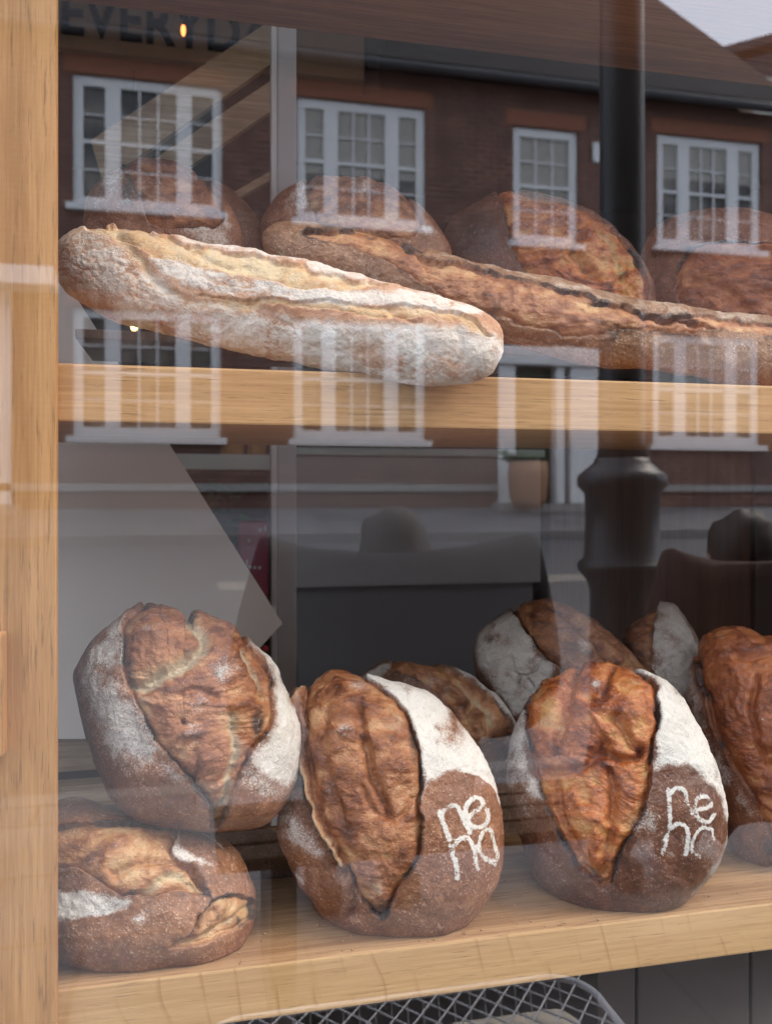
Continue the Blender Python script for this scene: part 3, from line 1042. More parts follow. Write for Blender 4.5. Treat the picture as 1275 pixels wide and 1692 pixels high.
# --- right loaf with the floury letters
z4 = zm(820, 1080, .3569)
NE4 = [dict(p=z4([(776, 632), (780, 700), (786, 775)]), w=7), dict(p=z4([(778, 650), (812, 626), (848, 640), (862, 690), (884, 730)]), w=7),
       dict(p=z4([(900, 722), (965, 700), (945, 664), (910, 668), (894, 715), (912, 758), (955, 772), (984, 738)]), w=7, a=.9),
       dict(p=z4([(786, 775), (770, 840), (754, 906)]), w=7), dict(p=z4([(782, 800), (828, 776), (862, 812), (856, 912)]), w=7),
       dict(p=z4([(976, 806), (930, 796), (890, 838), (882, 890), (915, 922)]), w=6, a=.85), dict(p=z4([(976, 806), (980, 850)]), w=6, a=.8)]
loaf('glossy orange hearted loaf with floury ne no letters, right on the lower shelf',
     z4([(530, 72), (460, 78), (380, 85), (300, 93), (220, 128), (165, 188), (135, 250), (100, 320), (65, 400), (48, 480), (35, 570), (38, 650), (62, 740), (110, 850), (135, 950), (170, 1040), (230, 1110), (300, 1160), (400, 1205), (500, 1220), (600, 1222), (720, 1210), (820, 1170), (900, 1110), (980, 1020), (1040, 920), (1066, 820), (1066, 720), (1042, 600), (1010, 490), (960, 380), (900, 270), (830, 170), (760, 115), (680, 90), (600, 76)]),
     .095, crust_b, tf=.085, tb=.07, seed=47, group=G_LOW, res=(160, 46, 480), floor_z=Z_LOW, F=dict(
         score=[dict(poly=z4([(290, 80), (220, 130), (168, 190), (148, 250), (142, 370), (162, 450), (200, 600), (250, 720), (305, 830), (350, 905), (400, 990), (465, 1048), (497, 1062), (540, 1010), (585, 900), (640, 800), (682, 700), (702, 600), (712, 480), (742, 350), (746, 230), (722, 150), (672, 105), (620, 70), (560, 0), (300, 0)]), lip=7, bulge=13, bulgew=30, groove=12, rough=7, gdark=.8)],
         bump=[z4([(270, 300)])[0] + (40, 9), z4([(620, 250)])[0] + (36, 8), z4([(420, 760)])[0] + (34, 13), z4([(470, 920)])[0] + (22, 8), z4([(470, 330)])[0] + (26, 8)],
         crease=[dict(p=z4([(240, 540), (330, 555), (440, 520), (500, 430)]), d=12, w=8, dark=.35),
                 dict(p=z4([(500, 460), (560, 500), (640, 490), (660, 460)]), d=10, w=6, dark=.6),
                 dict(p=z4([(560, 330), (620, 430), (655, 470)]), d=7, w=6, dark=.4),
                 dict(p=z4([(380, 100), (350, 200), (330, 330), (300, 420)]), d=9, w=8),
                 dict(p=z4([(530, 560), (540, 700), (520, 860), (500, 1000)]), d=9, w=8, dark=.3),
                 dict(p=z4([(420, 960), (495, 1050)]), d=6, w=6, dark=.7),
                 dict(p=z4([(300, 610), (330, 760), (400, 920)]), d=8, w=6, dark=.3),
                 dict(p=z4([(530, 110), (510, 180), (500, 260)]), d=8, w=5, dark=.6)],
         tone=[dict(k='pale', c=z4([(240, 260)])[0], r=30, ay=1.6, a=.5), dict(k='pale', c=z4([(640, 300)])[0], r=34, ay=1.8, a=.55), dict(k='pale', c=z4([(300, 520)])[0], r=26, a=.5), dict(k='dark', c=z4([(600, 600)])[0], r=22, ay=1.6, a=.5), dict(k='dark', c=z4([(640, 160)])[0], r=22, a=.6), dict(k='pale', c=z4([(420, 800)])[0], r=26, ay=2.4, a=.42), dict(k='dark', c=z4([(860, 960)])[0], r=26, a=.55), dict(k='dark', c=z4([(730, 300)])[0], r=8, ay=4, a=1)],
         flour=[dict(poly=z4([(560, 60), (690, 80), (780, 105), (920, 260), (1030, 480), (1060, 600), (1085, 730), (1050, 770), (1012, 655), (945, 572), (870, 528), (790, 522), (712, 552), (722, 450), (748, 300), (738, 200), (692, 120)]), a=1.12, soft=11),
                dict(poly=z4([(150, 240), (150, 420), (195, 580), (235, 680), (130, 640), (40, 620), (30, 520), (60, 400)]), a=.78, soft=13),
                dict(poly=z4([(60, 660), (150, 640), (200, 760), (110, 760)]), a=.35, soft=16),
                dict(c=z4([(700, 770)])[0], r=16, soft=16, a=.5), dict(c=z4([(880, 880)])[0], r=40, soft=30, a=.42),
                dict(poly=z4([(1080, 760), (1050, 960), (960, 1080), (840, 1190), (860, 1120), (990, 960), (1045, 860)]), a=.55, soft=8)],
         bare=[dict(c=z4([(880, 760)])[0], r=40, soft=24, a=.4), dict(c=z4([(840, 190)])[0], r=20, soft=20, a=.35)],
         dust=[dict(c=z4([(470, 190)])[0], r=9, a=.7), dict(c=z4([(640, 780)])[0], r=16, a=.4)],
         marks=NE4))

# --- loaf at the right edge
loaf('rust coloured loaf on the lower shelf cut off by the right edge',
     [(1190, 1050), (1160, 1070), (1143, 1110), (1133, 1170), (1148, 1240), (1172, 1310), (1192, 1370), (1220, 1420), (1275, 1443), (1340, 1430), (1400, 1350), (1410, 1230), (1370, 1120), (1310, 1070), (1250, 1050)],
     .155, crust_c, tf=.085, tb=.07, seed=53, group=G_LOW, res=(130, 36, 420), floor_z=Z_LOW, F=dict(
         score=[dict(poly=[(1140, 1070), (1150, 1090), (1163, 1133), (1178, 1190), (1205, 1251), (1241, 1308), (1262, 1351), (1272, 1376), (1262, 1410), (1300, 1420), (1440, 1300), (1420, 1150), (1300, 1045), (1260, 1052), (1240, 1020), (1170, 1020)], lip=10, bulge=14, groove=9, rough=6)],
         bump=[(1235, 1150, 45, 6)],
         crease=[dict(p=[(1250, 1130), (1246, 1200), (1270, 1260)], d=6, w=5, dark=.4), dict(p=[(1210, 1090), (1240, 1100), (1280, 1090)], d=5, w=6)],
         tone=[dict(k='dark', c=(1268, 1385), r=14, ay=2, a=1), dict(k='pale', c=(1195, 1062), r=16, a=.6), dict(k='dark', c=(1200, 1150), r=22, ay=2, a=.3)],
         flour=[dict(poly=[(1250, 1040), (1300, 1060), (1330, 1100), (1270, 1078)], a=1.0, soft=5), dict(poly=[(1130, 1110), (1150, 1110), (1180, 1210), (1220, 1290), (1250, 1340), (1215, 1330), (1150, 1230)], a=.5, soft=10)]))

# --- loaves of the back row
z5 = zm(760, 970, .4039)
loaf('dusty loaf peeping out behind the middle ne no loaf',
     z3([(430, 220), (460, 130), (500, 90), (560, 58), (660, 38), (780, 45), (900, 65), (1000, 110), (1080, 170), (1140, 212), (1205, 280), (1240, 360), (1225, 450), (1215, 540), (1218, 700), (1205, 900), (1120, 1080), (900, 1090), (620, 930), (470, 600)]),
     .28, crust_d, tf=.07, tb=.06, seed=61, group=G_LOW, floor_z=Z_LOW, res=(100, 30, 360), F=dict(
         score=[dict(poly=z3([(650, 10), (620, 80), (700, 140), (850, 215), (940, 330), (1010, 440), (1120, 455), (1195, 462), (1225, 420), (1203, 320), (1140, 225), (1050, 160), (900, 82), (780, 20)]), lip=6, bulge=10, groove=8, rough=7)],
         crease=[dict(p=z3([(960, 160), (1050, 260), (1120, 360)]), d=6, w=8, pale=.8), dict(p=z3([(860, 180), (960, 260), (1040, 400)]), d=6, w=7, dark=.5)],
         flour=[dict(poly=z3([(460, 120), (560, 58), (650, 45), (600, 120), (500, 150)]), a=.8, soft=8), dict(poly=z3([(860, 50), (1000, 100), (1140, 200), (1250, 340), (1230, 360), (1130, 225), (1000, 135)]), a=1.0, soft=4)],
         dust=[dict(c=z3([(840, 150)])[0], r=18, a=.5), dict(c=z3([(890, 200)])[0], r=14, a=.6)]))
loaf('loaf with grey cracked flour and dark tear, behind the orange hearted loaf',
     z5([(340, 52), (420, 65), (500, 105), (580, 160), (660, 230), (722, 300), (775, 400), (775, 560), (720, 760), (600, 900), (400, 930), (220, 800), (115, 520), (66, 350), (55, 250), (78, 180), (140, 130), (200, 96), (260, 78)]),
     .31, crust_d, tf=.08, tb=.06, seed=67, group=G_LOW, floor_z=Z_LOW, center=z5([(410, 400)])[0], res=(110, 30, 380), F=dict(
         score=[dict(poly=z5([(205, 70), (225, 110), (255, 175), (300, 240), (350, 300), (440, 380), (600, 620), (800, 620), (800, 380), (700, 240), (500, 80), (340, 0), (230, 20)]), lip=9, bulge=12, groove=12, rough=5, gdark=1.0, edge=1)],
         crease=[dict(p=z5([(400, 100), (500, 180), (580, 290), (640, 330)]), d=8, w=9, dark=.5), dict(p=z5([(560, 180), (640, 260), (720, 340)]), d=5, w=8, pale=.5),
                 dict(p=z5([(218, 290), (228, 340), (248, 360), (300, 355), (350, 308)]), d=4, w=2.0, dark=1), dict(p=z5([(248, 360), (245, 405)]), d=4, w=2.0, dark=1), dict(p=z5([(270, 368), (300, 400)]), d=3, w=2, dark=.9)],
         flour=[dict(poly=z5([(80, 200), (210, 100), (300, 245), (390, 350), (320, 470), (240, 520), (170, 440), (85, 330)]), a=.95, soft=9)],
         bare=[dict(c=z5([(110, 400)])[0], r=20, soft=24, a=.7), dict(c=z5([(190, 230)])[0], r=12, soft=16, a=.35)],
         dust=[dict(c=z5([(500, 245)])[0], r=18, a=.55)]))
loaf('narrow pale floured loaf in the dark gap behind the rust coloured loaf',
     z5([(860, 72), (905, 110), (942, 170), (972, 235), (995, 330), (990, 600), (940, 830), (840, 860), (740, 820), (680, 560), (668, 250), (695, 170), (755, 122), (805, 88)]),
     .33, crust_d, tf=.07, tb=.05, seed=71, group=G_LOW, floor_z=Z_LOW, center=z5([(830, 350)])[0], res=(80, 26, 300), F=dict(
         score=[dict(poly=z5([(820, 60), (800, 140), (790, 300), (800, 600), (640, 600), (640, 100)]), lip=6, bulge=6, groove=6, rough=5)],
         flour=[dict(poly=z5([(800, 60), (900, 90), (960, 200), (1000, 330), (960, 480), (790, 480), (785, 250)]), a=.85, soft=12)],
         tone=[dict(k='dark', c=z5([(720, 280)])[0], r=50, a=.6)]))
loaf('small dark loaf low between the squat loaf and the tall ne no loaf',
     [(320, 1400), (360, 1375), (430, 1368), (500, 1395), (535, 1440), (530, 1490), (480, 1508), (400, 1508), (335, 1480)],
     .27, crust_d, tf=.07, tb=.06, seed=73, group=G_LOW, res=(70, 24, 260), floor_z=Z_LOW, F=dict(flour=[dict(poly=[(400, 1380), (460, 1400), (440, 1440)], a=.35, soft=12)]))

# --- upper shelf: floured long loaf and brown baguette
long_loaf('thick white floured long loaf, its blunt end hanging over the upper shelf edge',
          [(88, 430, 6, .12), (96, 430, 26, .12), (118, 432, 50, .115), (155, 440, 66, .11), (215, 455, 78, .10), (300, 474, 81, .085), (420, 501, 84, .06), (520, 525, 82, .035), (620, 546, 79, .01), (715, 564, 76, -.015), (775, 573, 66, -.03), (806, 579, 55, -.037), (823, 583, 36, -.04), (831, 585, 8, -.04)],
          crust_w, dict(wob=5, inflour=True, wrinkle=.62, more=.24,
                        score=[dict(poly=[(130, 376), (190, 372), (235, 378), (330, 402), (420, 424), (520, 452), (640, 474), (560, 482), (470, 470), (400, 454), (330, 440), (250, 420), (200, 395), (160, 388)], lip=4, bulge=3, groove=5, rough=3, edge=.15, gdark=.1, pale=.55, over=2),
                               dict(poly=[(470, 496), (540, 494), (620, 506), (700, 506), (770, 520), (815, 548), (806, 552), (760, 532), (700, 520), (620, 522), (550, 512), (490, 505), (400, 500), (320, 486), (400, 492)], lip=3, bulge=2, groove=4, rough=2, edge=.1, gdark=.1, pale=.45, over=1)],
                        crease=[dict(p=[(190, 385), (230, 430), (260, 470), (330, 500), (420, 505)], d=3, w=8, inner=.8, pale=.6),
                                dict(p=[(310, 400), (350, 430), (420, 445)], d=4, w=6, pale=.7), dict(p=[(640, 510), (690, 530)], d=4, w=4, dark=.15),
                                dict(p=[(760, 550), (765, 580), (755, 610)], d=2, w=6), dict(p=[(250, 372), (220, 366), (190, 366)], d=-4, w=6)],
                        tone=[dict(k='dark', c=(300, 402), r=7, a=.45), dict(k='dark', c=(262, 403), r=6, a=.5)],
                        flour=[dict(poly=[(100, 440), (170, 400), (250, 450), (330, 500), (520, 530), (720, 540), (840, 560), (830, 660), (600, 650), (400, 610), (200, 550), (110, 490)], a=.78, soft=16),
                               dict(poly=[(250, 420), (330, 440), (470, 472), (600, 484), (720, 486), (800, 515), (740, 515), (620, 505), (480, 494), (330, 474), (270, 450)], a=.95, soft=7),
                               dict(poly=[(200, 365), (330, 380), (480, 425), (640, 465), (560, 462), (400, 418), (260, 384)], a=.75, soft=6),
                               dict(poly=[(200, 525), (420, 570), (620, 610), (760, 620), (780, 660), (600, 650), (400, 610), (200, 550)], a=1.0, soft=12),
                               dict(poly=[(90, 400), (150, 380), (190, 420), (170, 480), (120, 480)], a=.5, soft=18)],
                        bare=[dict(c=(170, 500), r=32, soft=36, a=.5), dict(c=(740, 600), r=28, soft=30, a=.4), dict(c=(620, 590), r=20, soft=30, a=.35), dict(c=(440, 545), r=18, soft=24, a=.3),
                              dict(poly=[(150, 385), (200, 395), (250, 420), (330, 440), (400, 454), (470, 470), (560, 482), (640, 474), (520, 452), (420, 424), (330, 402), (235, 380)], soft=5, a=.9),
                              dict(poly=[(320, 486), (470, 496), (620, 506), (700, 506), (770, 520), (815, 548), (760, 532), (700, 520), (620, 522), (490, 507)], soft=4, a=.85)]), 83, depth=.78, res=(520, 240))

long_loaf('long brown baguette with one ragged orange tear, lying behind the white floured loaf',
          [(432, 398, 6, .16), (440, 399, 22, .16), (462, 405, 36, .16), (520, 420, 46, .155), (600, 437, 50, .15), (700, 466, 56, .135), (800, 496, 60, .12), (900, 522, 65, .105), (1000, 545, 61, .09), (1090, 561, 53, .08), (1180, 573, 54, .075), (1280, 584, 57, .07), (1380, 596, 46, .07), (1420, 600, 24, .07), (1430, 601, 6, .07)],
          crust_e, dict(wob=6, wrinkle=.5,
                        score=[dict(poly=[(500, 392), (560, 380), (640, 386), (690, 410), (720, 425), (800, 445), (900, 470), (1000, 500), (1080, 522), (1180, 545), (1130, 552), (1050, 545), (980, 556), (900, 548), (830, 528), (760, 505), (700, 470), (640, 435), (590, 412), (540, 402)], lip=6, bulge=5, groove=8, rough=4, edge=.8, gdark=.35, over=3),
                               dict(poly=[(1110, 530), (1200, 528), (1300, 540), (1400, 560), (1380, 572), (1280, 556), (1180, 548)], lip=4, bulge=3, groove=5, rough=4)],
                        crease=[dict(p=[(690, 410), (710, 440), (745, 470)], d=4, w=7, pale=.6), dict(p=[(600, 400), (700, 410)], d=4, w=6, dark=.3), dict(p=[(790, 540), (860, 560), (960, 570)], d=4, w=6, dark=.5),
                                dict(p=[(1060, 515), (1100, 530), (1140, 530)], d=4, w=5, dark=.3)],
                        tone=[dict(k='dark', c=(820, 510), r=16, a=.8), dict(k='dark', c=(1010, 556), r=14, a=.8), dict(k='dark', c=(620, 378), r=30, ay=.5, a=.9), dict(k='dark', c=(540, 376), r=20, ay=.6, a=.8), dict(k='pale', c=(780, 450), r=20, ay=.6, a=.5), dict(k='pale', c=(1000, 530), r=20, ay=.6, a=.6), dict(k='pale', c=(690, 420), r=20, a=.6), dict(k='dark', c=(800, 455), r=18, ay=.6, a=.45)],
                        flour=[dict(poly=[(700, 405), (800, 425), (950, 468), (1070, 500), (1180, 510), (1300, 520), (1180, 535), (1080, 522), (1000, 498), (900, 468), (800, 443)], a=.62, soft=9),
                               dict(poly=[(560, 420), (660, 455), (760, 520), (860, 560), (1000, 575), (1100, 570), (1000, 600), (850, 590), (700, 520), (560, 460)], a=.36, soft=14),
                               dict(poly=[(450, 390), (560, 400), (600, 440), (480, 440)], a=.45, soft=12)]), 89, depth=.85, res=(460, 200))

# --- upper shelf: round loaves standing in the back row
loaf('speckled brown round loaf behind the floured end of the white long loaf',
     [(140, 350), (145, 320), (165, 295), (200, 276), (250, 268), (300, 280), (345, 305), (380, 345), (398, 385), (402, 430), (400, 500), (370, 552), (320, 560), (270, 530), (200, 475), (150, 430)],
     .24, crust_a, tf=.045, tb=.05, seed=97, group=G_UP, floor_z=ZC + .205, elev=.12, res=(90, 26, 320), F=dict(
         score=[dict(poly=[(215, 250), (205, 300), (230, 340), (250, 400), (330, 400), (370, 380), (350, 320), (300, 260)], lip=5, bulge=8, groove=8, rough=7)],
         flour=[dict(poly=[(150, 320), (200, 285), (205, 330), (160, 360)], a=.5, soft=14), dict(poly=[(270, 370), (340, 360), (390, 400), (380, 440), (280, 400)], a=.55, soft=8)],
         tone=[dict(k='dark', c=(212, 340), r=16, ay=2.2, a=.9)], dust=[dict(c=(212, 350), r=8, a=.7)]))
loaf('dark loaf edge in the back, between the speckled round loaf and the domed loaf',
     [(300, 310), (340, 298), (372, 310), (405, 338), (432, 380), (446, 430), (450, 520), (430, 570), (380, 572), (330, 520), (295, 400)],
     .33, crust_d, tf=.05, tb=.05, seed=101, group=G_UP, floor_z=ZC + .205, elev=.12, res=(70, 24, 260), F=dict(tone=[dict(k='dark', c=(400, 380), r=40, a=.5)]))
loaf('domed floury topped round loaf behind the black end of the baguette',
     [(435, 372), (455, 335), (490, 312), (540, 300), (600, 302), (650, 318), (695, 345), (725, 380), (745, 430), (735, 510), (690, 570), (600, 582), (520, 570), (460, 500), (440, 430)],
     .26, crust_a, tf=.045, tb=.05, seed=103, group=G_UP, floor_z=ZC + .205, elev=.12, res=(90, 26, 320), F=dict(
         score=[dict(poly=[(520, 290), (505, 330), (515, 360), (540, 420), (640, 420), (690, 400), (680, 340), (620, 290)], lip=5, bulge=8, groove=9, rough=7)],
         flour=[dict(poly=[(470, 345), (510, 320), (515, 370), (480, 390)], a=.5, soft=12), dict(poly=[(520, 355), (600, 350), (680, 370), (720, 400), (640, 400), (560, 380)], a=.55, soft=10)],
         tone=[dict(k='dark', c=(515, 325), r=12, ay=2, a=.7)], dust=[dict(c=(600, 335), r=26, a=.5)]))
loaf('round loaf with black left flank and torn amber face, behind the brown baguette',
     [(733, 390), (755, 358), (790, 335), (822, 320), (870, 322), (930, 335), (985, 360), (1030, 400), (1060, 440), (1078, 490), (1070, 555), (1020, 592), (920, 600), (820, 588), (755, 530), (734, 450)],
     .27, crust_b, tf=.055, tb=.05, seed=107, group=G_UP, floor_z=ZC + .205, elev=.12, res=(100, 28, 360), F=dict(
         score=[dict(poly=[(820, 300), (826, 350), (838, 390), (850, 440), (900, 520), (1040, 560), (1064, 500), (1055, 450), (1020, 400), (975, 364), (930, 346), (870, 334)], lip=6, bulge=9, groove=8, rough=9, pale=.25)],
         crease=[dict(p=[(940, 385), (960, 410), (945, 440), (975, 480)], d=8, w=8, dark=.6), dict(p=[(990, 400), (1010, 430), (1020, 480)], d=7, w=9, pale=.8), dict(p=[(1022, 420), (1040, 460), (1045, 500)], d=6, w=7, dark=.3)],
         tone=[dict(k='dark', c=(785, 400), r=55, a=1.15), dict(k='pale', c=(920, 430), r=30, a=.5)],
         dust=[dict(c=(940, 375), r=26, a=.35)]))
loaf('broad round loaf at the right edge of the upper shelf, behind the baguette',
     [(1060, 430), (1075, 385), (1110, 358), (1170, 346), (1250, 350), (1330, 390), (1362, 470), (1350, 550), (1300, 600), (1200, 606), (1110, 600), (1065, 550), (1055, 490)],
     .25, crust_c, tf=.05, tb=.05, seed=109, group=G_UP, floor_z=ZC + .205, elev=.12, res=(90, 26, 340), F=dict(
         score=[dict(poly=[(1120, 470), (1150, 430), (1230, 420), (1350, 440), (1340, 560), (1150, 560)], lip=5, bulge=6, groove=6, rough=7)],
         crease=[dict(p=[(1090, 430), (1150, 432), (1240, 425), (1300, 430)], d=-7, w=7, dark=.4), dict(p=[(1150, 480), (1200, 500), (1240, 540)], d=6, w=8, pale=.5)],
         flour=[dict(poly=[(1150, 425), (1240, 415), (1290, 425), (1240, 435)], a=.6, soft=7)], tone=[dict(k='pale', c=(1200, 500), r=34, a=.4)]))

# ------------------------------------------------------------------ shelf unit
X97 = at(97, 800, 0)[0]
post = empty('oak_post', (X97 - .2, -.006, ZC - .9), 'upright oak board of the window frame, filling the left edge', 'post')
MB().box((X97 - .40, -.014, ZC - .95), (X97, -.0005, ZC + 1.0), .0015).build('board', oak_v, post)
xb = at(8, 1100, -.03)[0]
MB().box((xb - .12, -.036, at(4, 1250, -.03)[2]), (xb, -.0145, at(4, 1046, -.03)[2]), .003).build('rest_block', oak_v, post)
SX0, SX1 = X97 - .35, 2.3
o = MB().box((SX0, 0, ZC + .0735), (SX1, .383, ZC + .1335), .0025).build('oak_shelf', oak_h)
tag(o, 'upper oak shelf carrying the two long loaves', 'shelf', 'oak window shelves')
o = MB().box((SX0, 0, ZC - .567), (SX1, .383, ZC - .508), .003).build('oak_shelf', [oak_edge, oak_top])
for f in o.data.polygons:
    f.material_index = 0 if f.normal.y < -.6 else 1
tag(o, 'lower oak shelf with curved growth lines, carrying the ne no loaves', 'shelf', 'oak window shelves')
o = MB().box((SX0, 0, ZC + .714), (SX1, .383, ZC + .774), .0025).build('oak_shelf', oak_under)
tag(o, 'brown top board seen from below along the top edge', 'shelf', 'oak window shelves')

rs_ = empty('low_riser', (.6, .27, ZC + .134), 'low dark wooden riser behind the long loaves on the upper shelf', 'riser')
MB().box((at(126, 560, .2)[0], .19, ZC + .192), (SX1 - .1, .375, ZC + .2045), .002).build('top_board', walnut, rs_)
for xx in (-.42, .2, .8, 1.4):
    MB().box((xx, .21, ZC + .134), (xx + .02, .36, ZC + .1918), .001).build('foot', walnut, rs_)

cr = MB()
for i in range(150):
    u_ = random.uniform(0, 1)
    x_ = random.uniform(X97 + .01, .95)
    y_ = .006 + .30 * random.random() ** 1.7
    r = random.uniform(.0006, .0017) * (1.6 if random.random() < .12 else 1)
    cr.ball((x_, y_, ZC - .508 + r * .6), (r * random.uniform(.8, 1.5), r, r * .7), 6)
cm = cr.build('bread_crumbs', plain('crumb', (.36, .21, .10), .8, .5, 200))
_ = 0
tag(cm, 'fine bread crumbs scattered along the lower oak shelf', 'crumbs', None, 'stuff')

# the ledge behind the lower shelf
ledge = empty('wooden_ledge', (0, .5, ZC - .7), 'low brown slatted ledge behind the lower shelf at the left', 'ledge')
zt = at(100, 1222, .62)[2]
MB().box((SX0, .60, zt - .05), (-.05, .64, zt), .003).build('rail', pine_old, ledge)
MB().box((SX0, .57, zt - .12), (-.05, .61, zt - .065), .003).build('rail', pine_old, ledge)
MB().box((SX0, .42, ZC - .95), (-.05, .565, ZC - .52), .003).build('front_board', walnut, ledge)

# pale board leaning in the left
Yb = .50
pts = [at(u, v, Yb) for u, v in ((20, 323), (75, 410), (262, 705), (467, 1030), (290, 1221), (20, 1221))]
o = MB().prism(pts, (0, .012, 0)).build('leaning_board', M['card'])
tag(o, 'pale grey board with a pointed corner, leaning behind the forked loaf', 'board')

# grey upright beside it
xa, xc = at(447, 700, .66)[0], at(490, 700, .66)[0]
up_ = empty('grey_upright', ((xa + xc) / 2, .70, 0), 'grey painted upright running from the top board down behind the loaves', 'upright')
MB().box((xa + .012, .66, 0.1), (xc, .685, ZC + 1.3), .003).build('board', M['grey_paint'], up_)
MB().box((xa + .001, .655, 0.1), (xa + .0115, .684, ZC + 1.3), .002).build('edge_strip', M['white_paint'], up_)

# plank rack slanting behind
rk = empty('slatted_plank_rack', tuple(at(330, 220, .8)), 'slanting rack of weathered planks left of the grey upright', 'rack')
for (q, th_) in ((((455, 28), (455, 100), (170, 300), (150, 232)), .02), (((455, 128), (455, 178), (200, 352), (200, 300)), .02), (((455, 278), (455, 292), (260, 405), (260, 390)), .02)):
    MB().prism([at(u, v, .80) for u, v in q], (0, th_, 0)).build('plank', pine_old, rk)

# lettered sign on the back wall
YS = 1.62
sg = empty('hanging_sign', tuple(at(350, 60, YS)), 'brown sign board with EVERYDAY in dark capitals, high in the dim shop', 'sign')
c0, c1 = at(60, 70, YS), at(602, 133, YS)
zb = at(350, 105, YS)[2]
MB().box((c0[0], YS, zb), (c1[0], YS + .03, zb + .34), .002).build('board', M['sign'], sg)
MB().box((c1[0] + .002, YS - .01, zb - .03), (at(626, 100, YS)[0], YS + .04, zb + .36), .002).build('end_post', M['mullion_dark'], sg)
cu = bpy.data.curves.new('txt', 'FONT')
cu.body = 'EVERYDAY'
cu.align_x = 'LEFT'
cu.size = .170
cu.offset = .0035
cu.space_character = 1.06
cu.extrude = .003
to = bpy.data.objects.new('txt', cu)
COL.objects.link(to)
bpy.context.view_layer.update()
tm = bpy.data.meshes.new_from_object(to.evaluated_get(bpy.context.evaluated_depsgraph_get()))
bpy.data.objects.remove(to)
lo_ = at(98, 53, YS - .004)
for v in tm.vertices:
    x, y, z = v.co
    v.co = Vector((x * .80, -z, y))
lt = link('lettering', tm, M['ink'], sg, Vector(lo_) - Vector(sg.location))

# lamps hanging in the shop
def pendant(u, v, Y, r, col, s, lab, el=1.0):
    c = at(u, v, Y)
    e = empty('pendant_lamp', tuple(c), lab, 'lamp')
    MB().ball(c, (r, r, r * el)).build('bulb', emitter('lamp filament ' + lab[:6], col, s), e, True)
    MB().lathe([(r * .5, r * el * .8), (r * .62, r * el * .8), (r * .62, r * el * .8 + .04), (.004, r * el * .8 + .05)], c, 12).build('lamp_holder', M['iron'], e, True)
    MB().tube([c + np.array([0, 0, r * el + .04]), np.array([c[0], c[1], ZC + 1.495])], .003, 6).build('cord', M['ink'], e)


pendant(222, 541, 2.2, .010, (1, .55, .13), 6, 'small round yellow bulb glowing low behind the white long loaf')
pendant(303, 50, 1.35, .006, (1, .24, .06), 1.1, 'slim orange flame bulb in front of the EVERYDAY sign', 2.6)

# wall shelf with odds and ends
YW = 1.5
wsx0, wsx1 = at(240, 760, YW)[0], at(470, 760, YW)[0]
ws = empty('enamel_wall_shelf', (wsx0, YW, at(350, 776, YW)[2]), 'pale enamel wall shelf glimpsed between the leaning board and the grey upright', 'shelf')
MB().box((wsx0, YW, at(350, 776, YW)[2]), (wsx1, YW + .2, at(350, 750, YW)[2]), .004).build('board', M['teal'], ws)
for (ua, ub, lab) in ((366, 405, 'amber jar on the enamel wall shelf, patterned'), (412, 443, 'plain amber jar on the enamel wall shelf next to the upright')):
    a, b = at(ua, 745, YW + .03), at(ub, 745, YW + .03)
    r = (b[0] - a[0]) / 2
    zt_ = at(350, 750, YW)[2]
    j = empty('storage_jar', ((a[0] + b[0]) / 2, YW + .1, zt_ + .001), lab, 'jar')
    MB().lathe([(r * .9, 0), (r, .01), (r, .085), (r * .8, .1)], ((a[0] + b[0]) / 2, YW + .1, zt_ + .001), 20).build('jar_body', M['amber'], j, True)
    MB().lathe([(r * .84, .1005), (r * .84, .12)], ((a[0] + b[0]) / 2, YW + .1, zt_ + .001), 20).build('lid', pine_old, j)
# lower shelf with plant and red packet
zlow = at(350, 990, YW)[2]
o = MB().box((wsx0 - .2, YW, zlow - .03), (wsx1, YW + .25, zlow), .003).build('back_shelf', walnut)
tag(o, 'dark shelf at the back that carries the red packet', 'shelf')
a, b = at(396, 900, YW), at(446, 900, YW)
rp = empty('paper_packet', (a[0], YW + .06, zlow), 'upright crimson packet with pale marks beside the grey upright', 'packet')
zt_ = at(420, 862, YW)[2]
MB().box((a[0], YW + .03, zlow + .001), (b[0], YW + .10, zt_), .006).build('packet_body', M['red'], rp)
mk = MB()
for (u, v, du, dv) in ((430, 876, 5, 5), (438, 874, 3, 9), (412, 893, 3, 4), (408, 930, 2, 10), (413, 937, 4, 4), (421, 938, 4, 4), (429, 938, 4, 4)):
    p, q = at(u - du / 2, v + dv / 2, YW + .028), at(u + du / 2, v - dv / 2, YW + .028)
    mk.box((p[0], YW + .0262, p[2]), (q[0], YW + .0292, q[2]))
mk.build('packet_lettering', M['cream'], rp)
hp = empty('potted_herb', tuple(at(350, 985, YW + .12)), 'green potted herb in the shadow left of the crimson packet', 'plant')
pc = at(340, 985, YW + .12)
pc[2] = zlow + .001
MB().lathe([(.05, 0), (.065, .1), (.06, .1)], pc, 20).build('pot', M['iron'], hp, True)
lv = MB()
for i in range(150):
    t = random.random()
    a_ = random.uniform(0, 6.283)
    p = (pc[0] + math.cos(a_) * .09 * t, pc[1] + math.sin(a_) * .06 * t, pc[2] + .1 + random.random() * .22)
    lv.leaf(p, (math.cos(a_), math.sin(a_), random.uniform(.1, .8)), random.uniform(.03, .06), .014)
lv.build('foliage', M['leaf'], hp)
fl = empty('flower_sprig', tuple(at(438, 1082, 1.0)), 'tiny red flower sprig under the corner of the leaning board', 'flower')
s0 = at(440, 1130, 1.0)
MB().tube([s0, at(440, 1100, 1.0), at(438, 1076, 1.0)], .0025, 6).build('stem', M['leaf'], fl)
MB().ball(at(438, 1072, 1.0), (.008, .008, .007)).build('blossom', plain('scarlet petals', (.6, .03, .02)), fl, True)
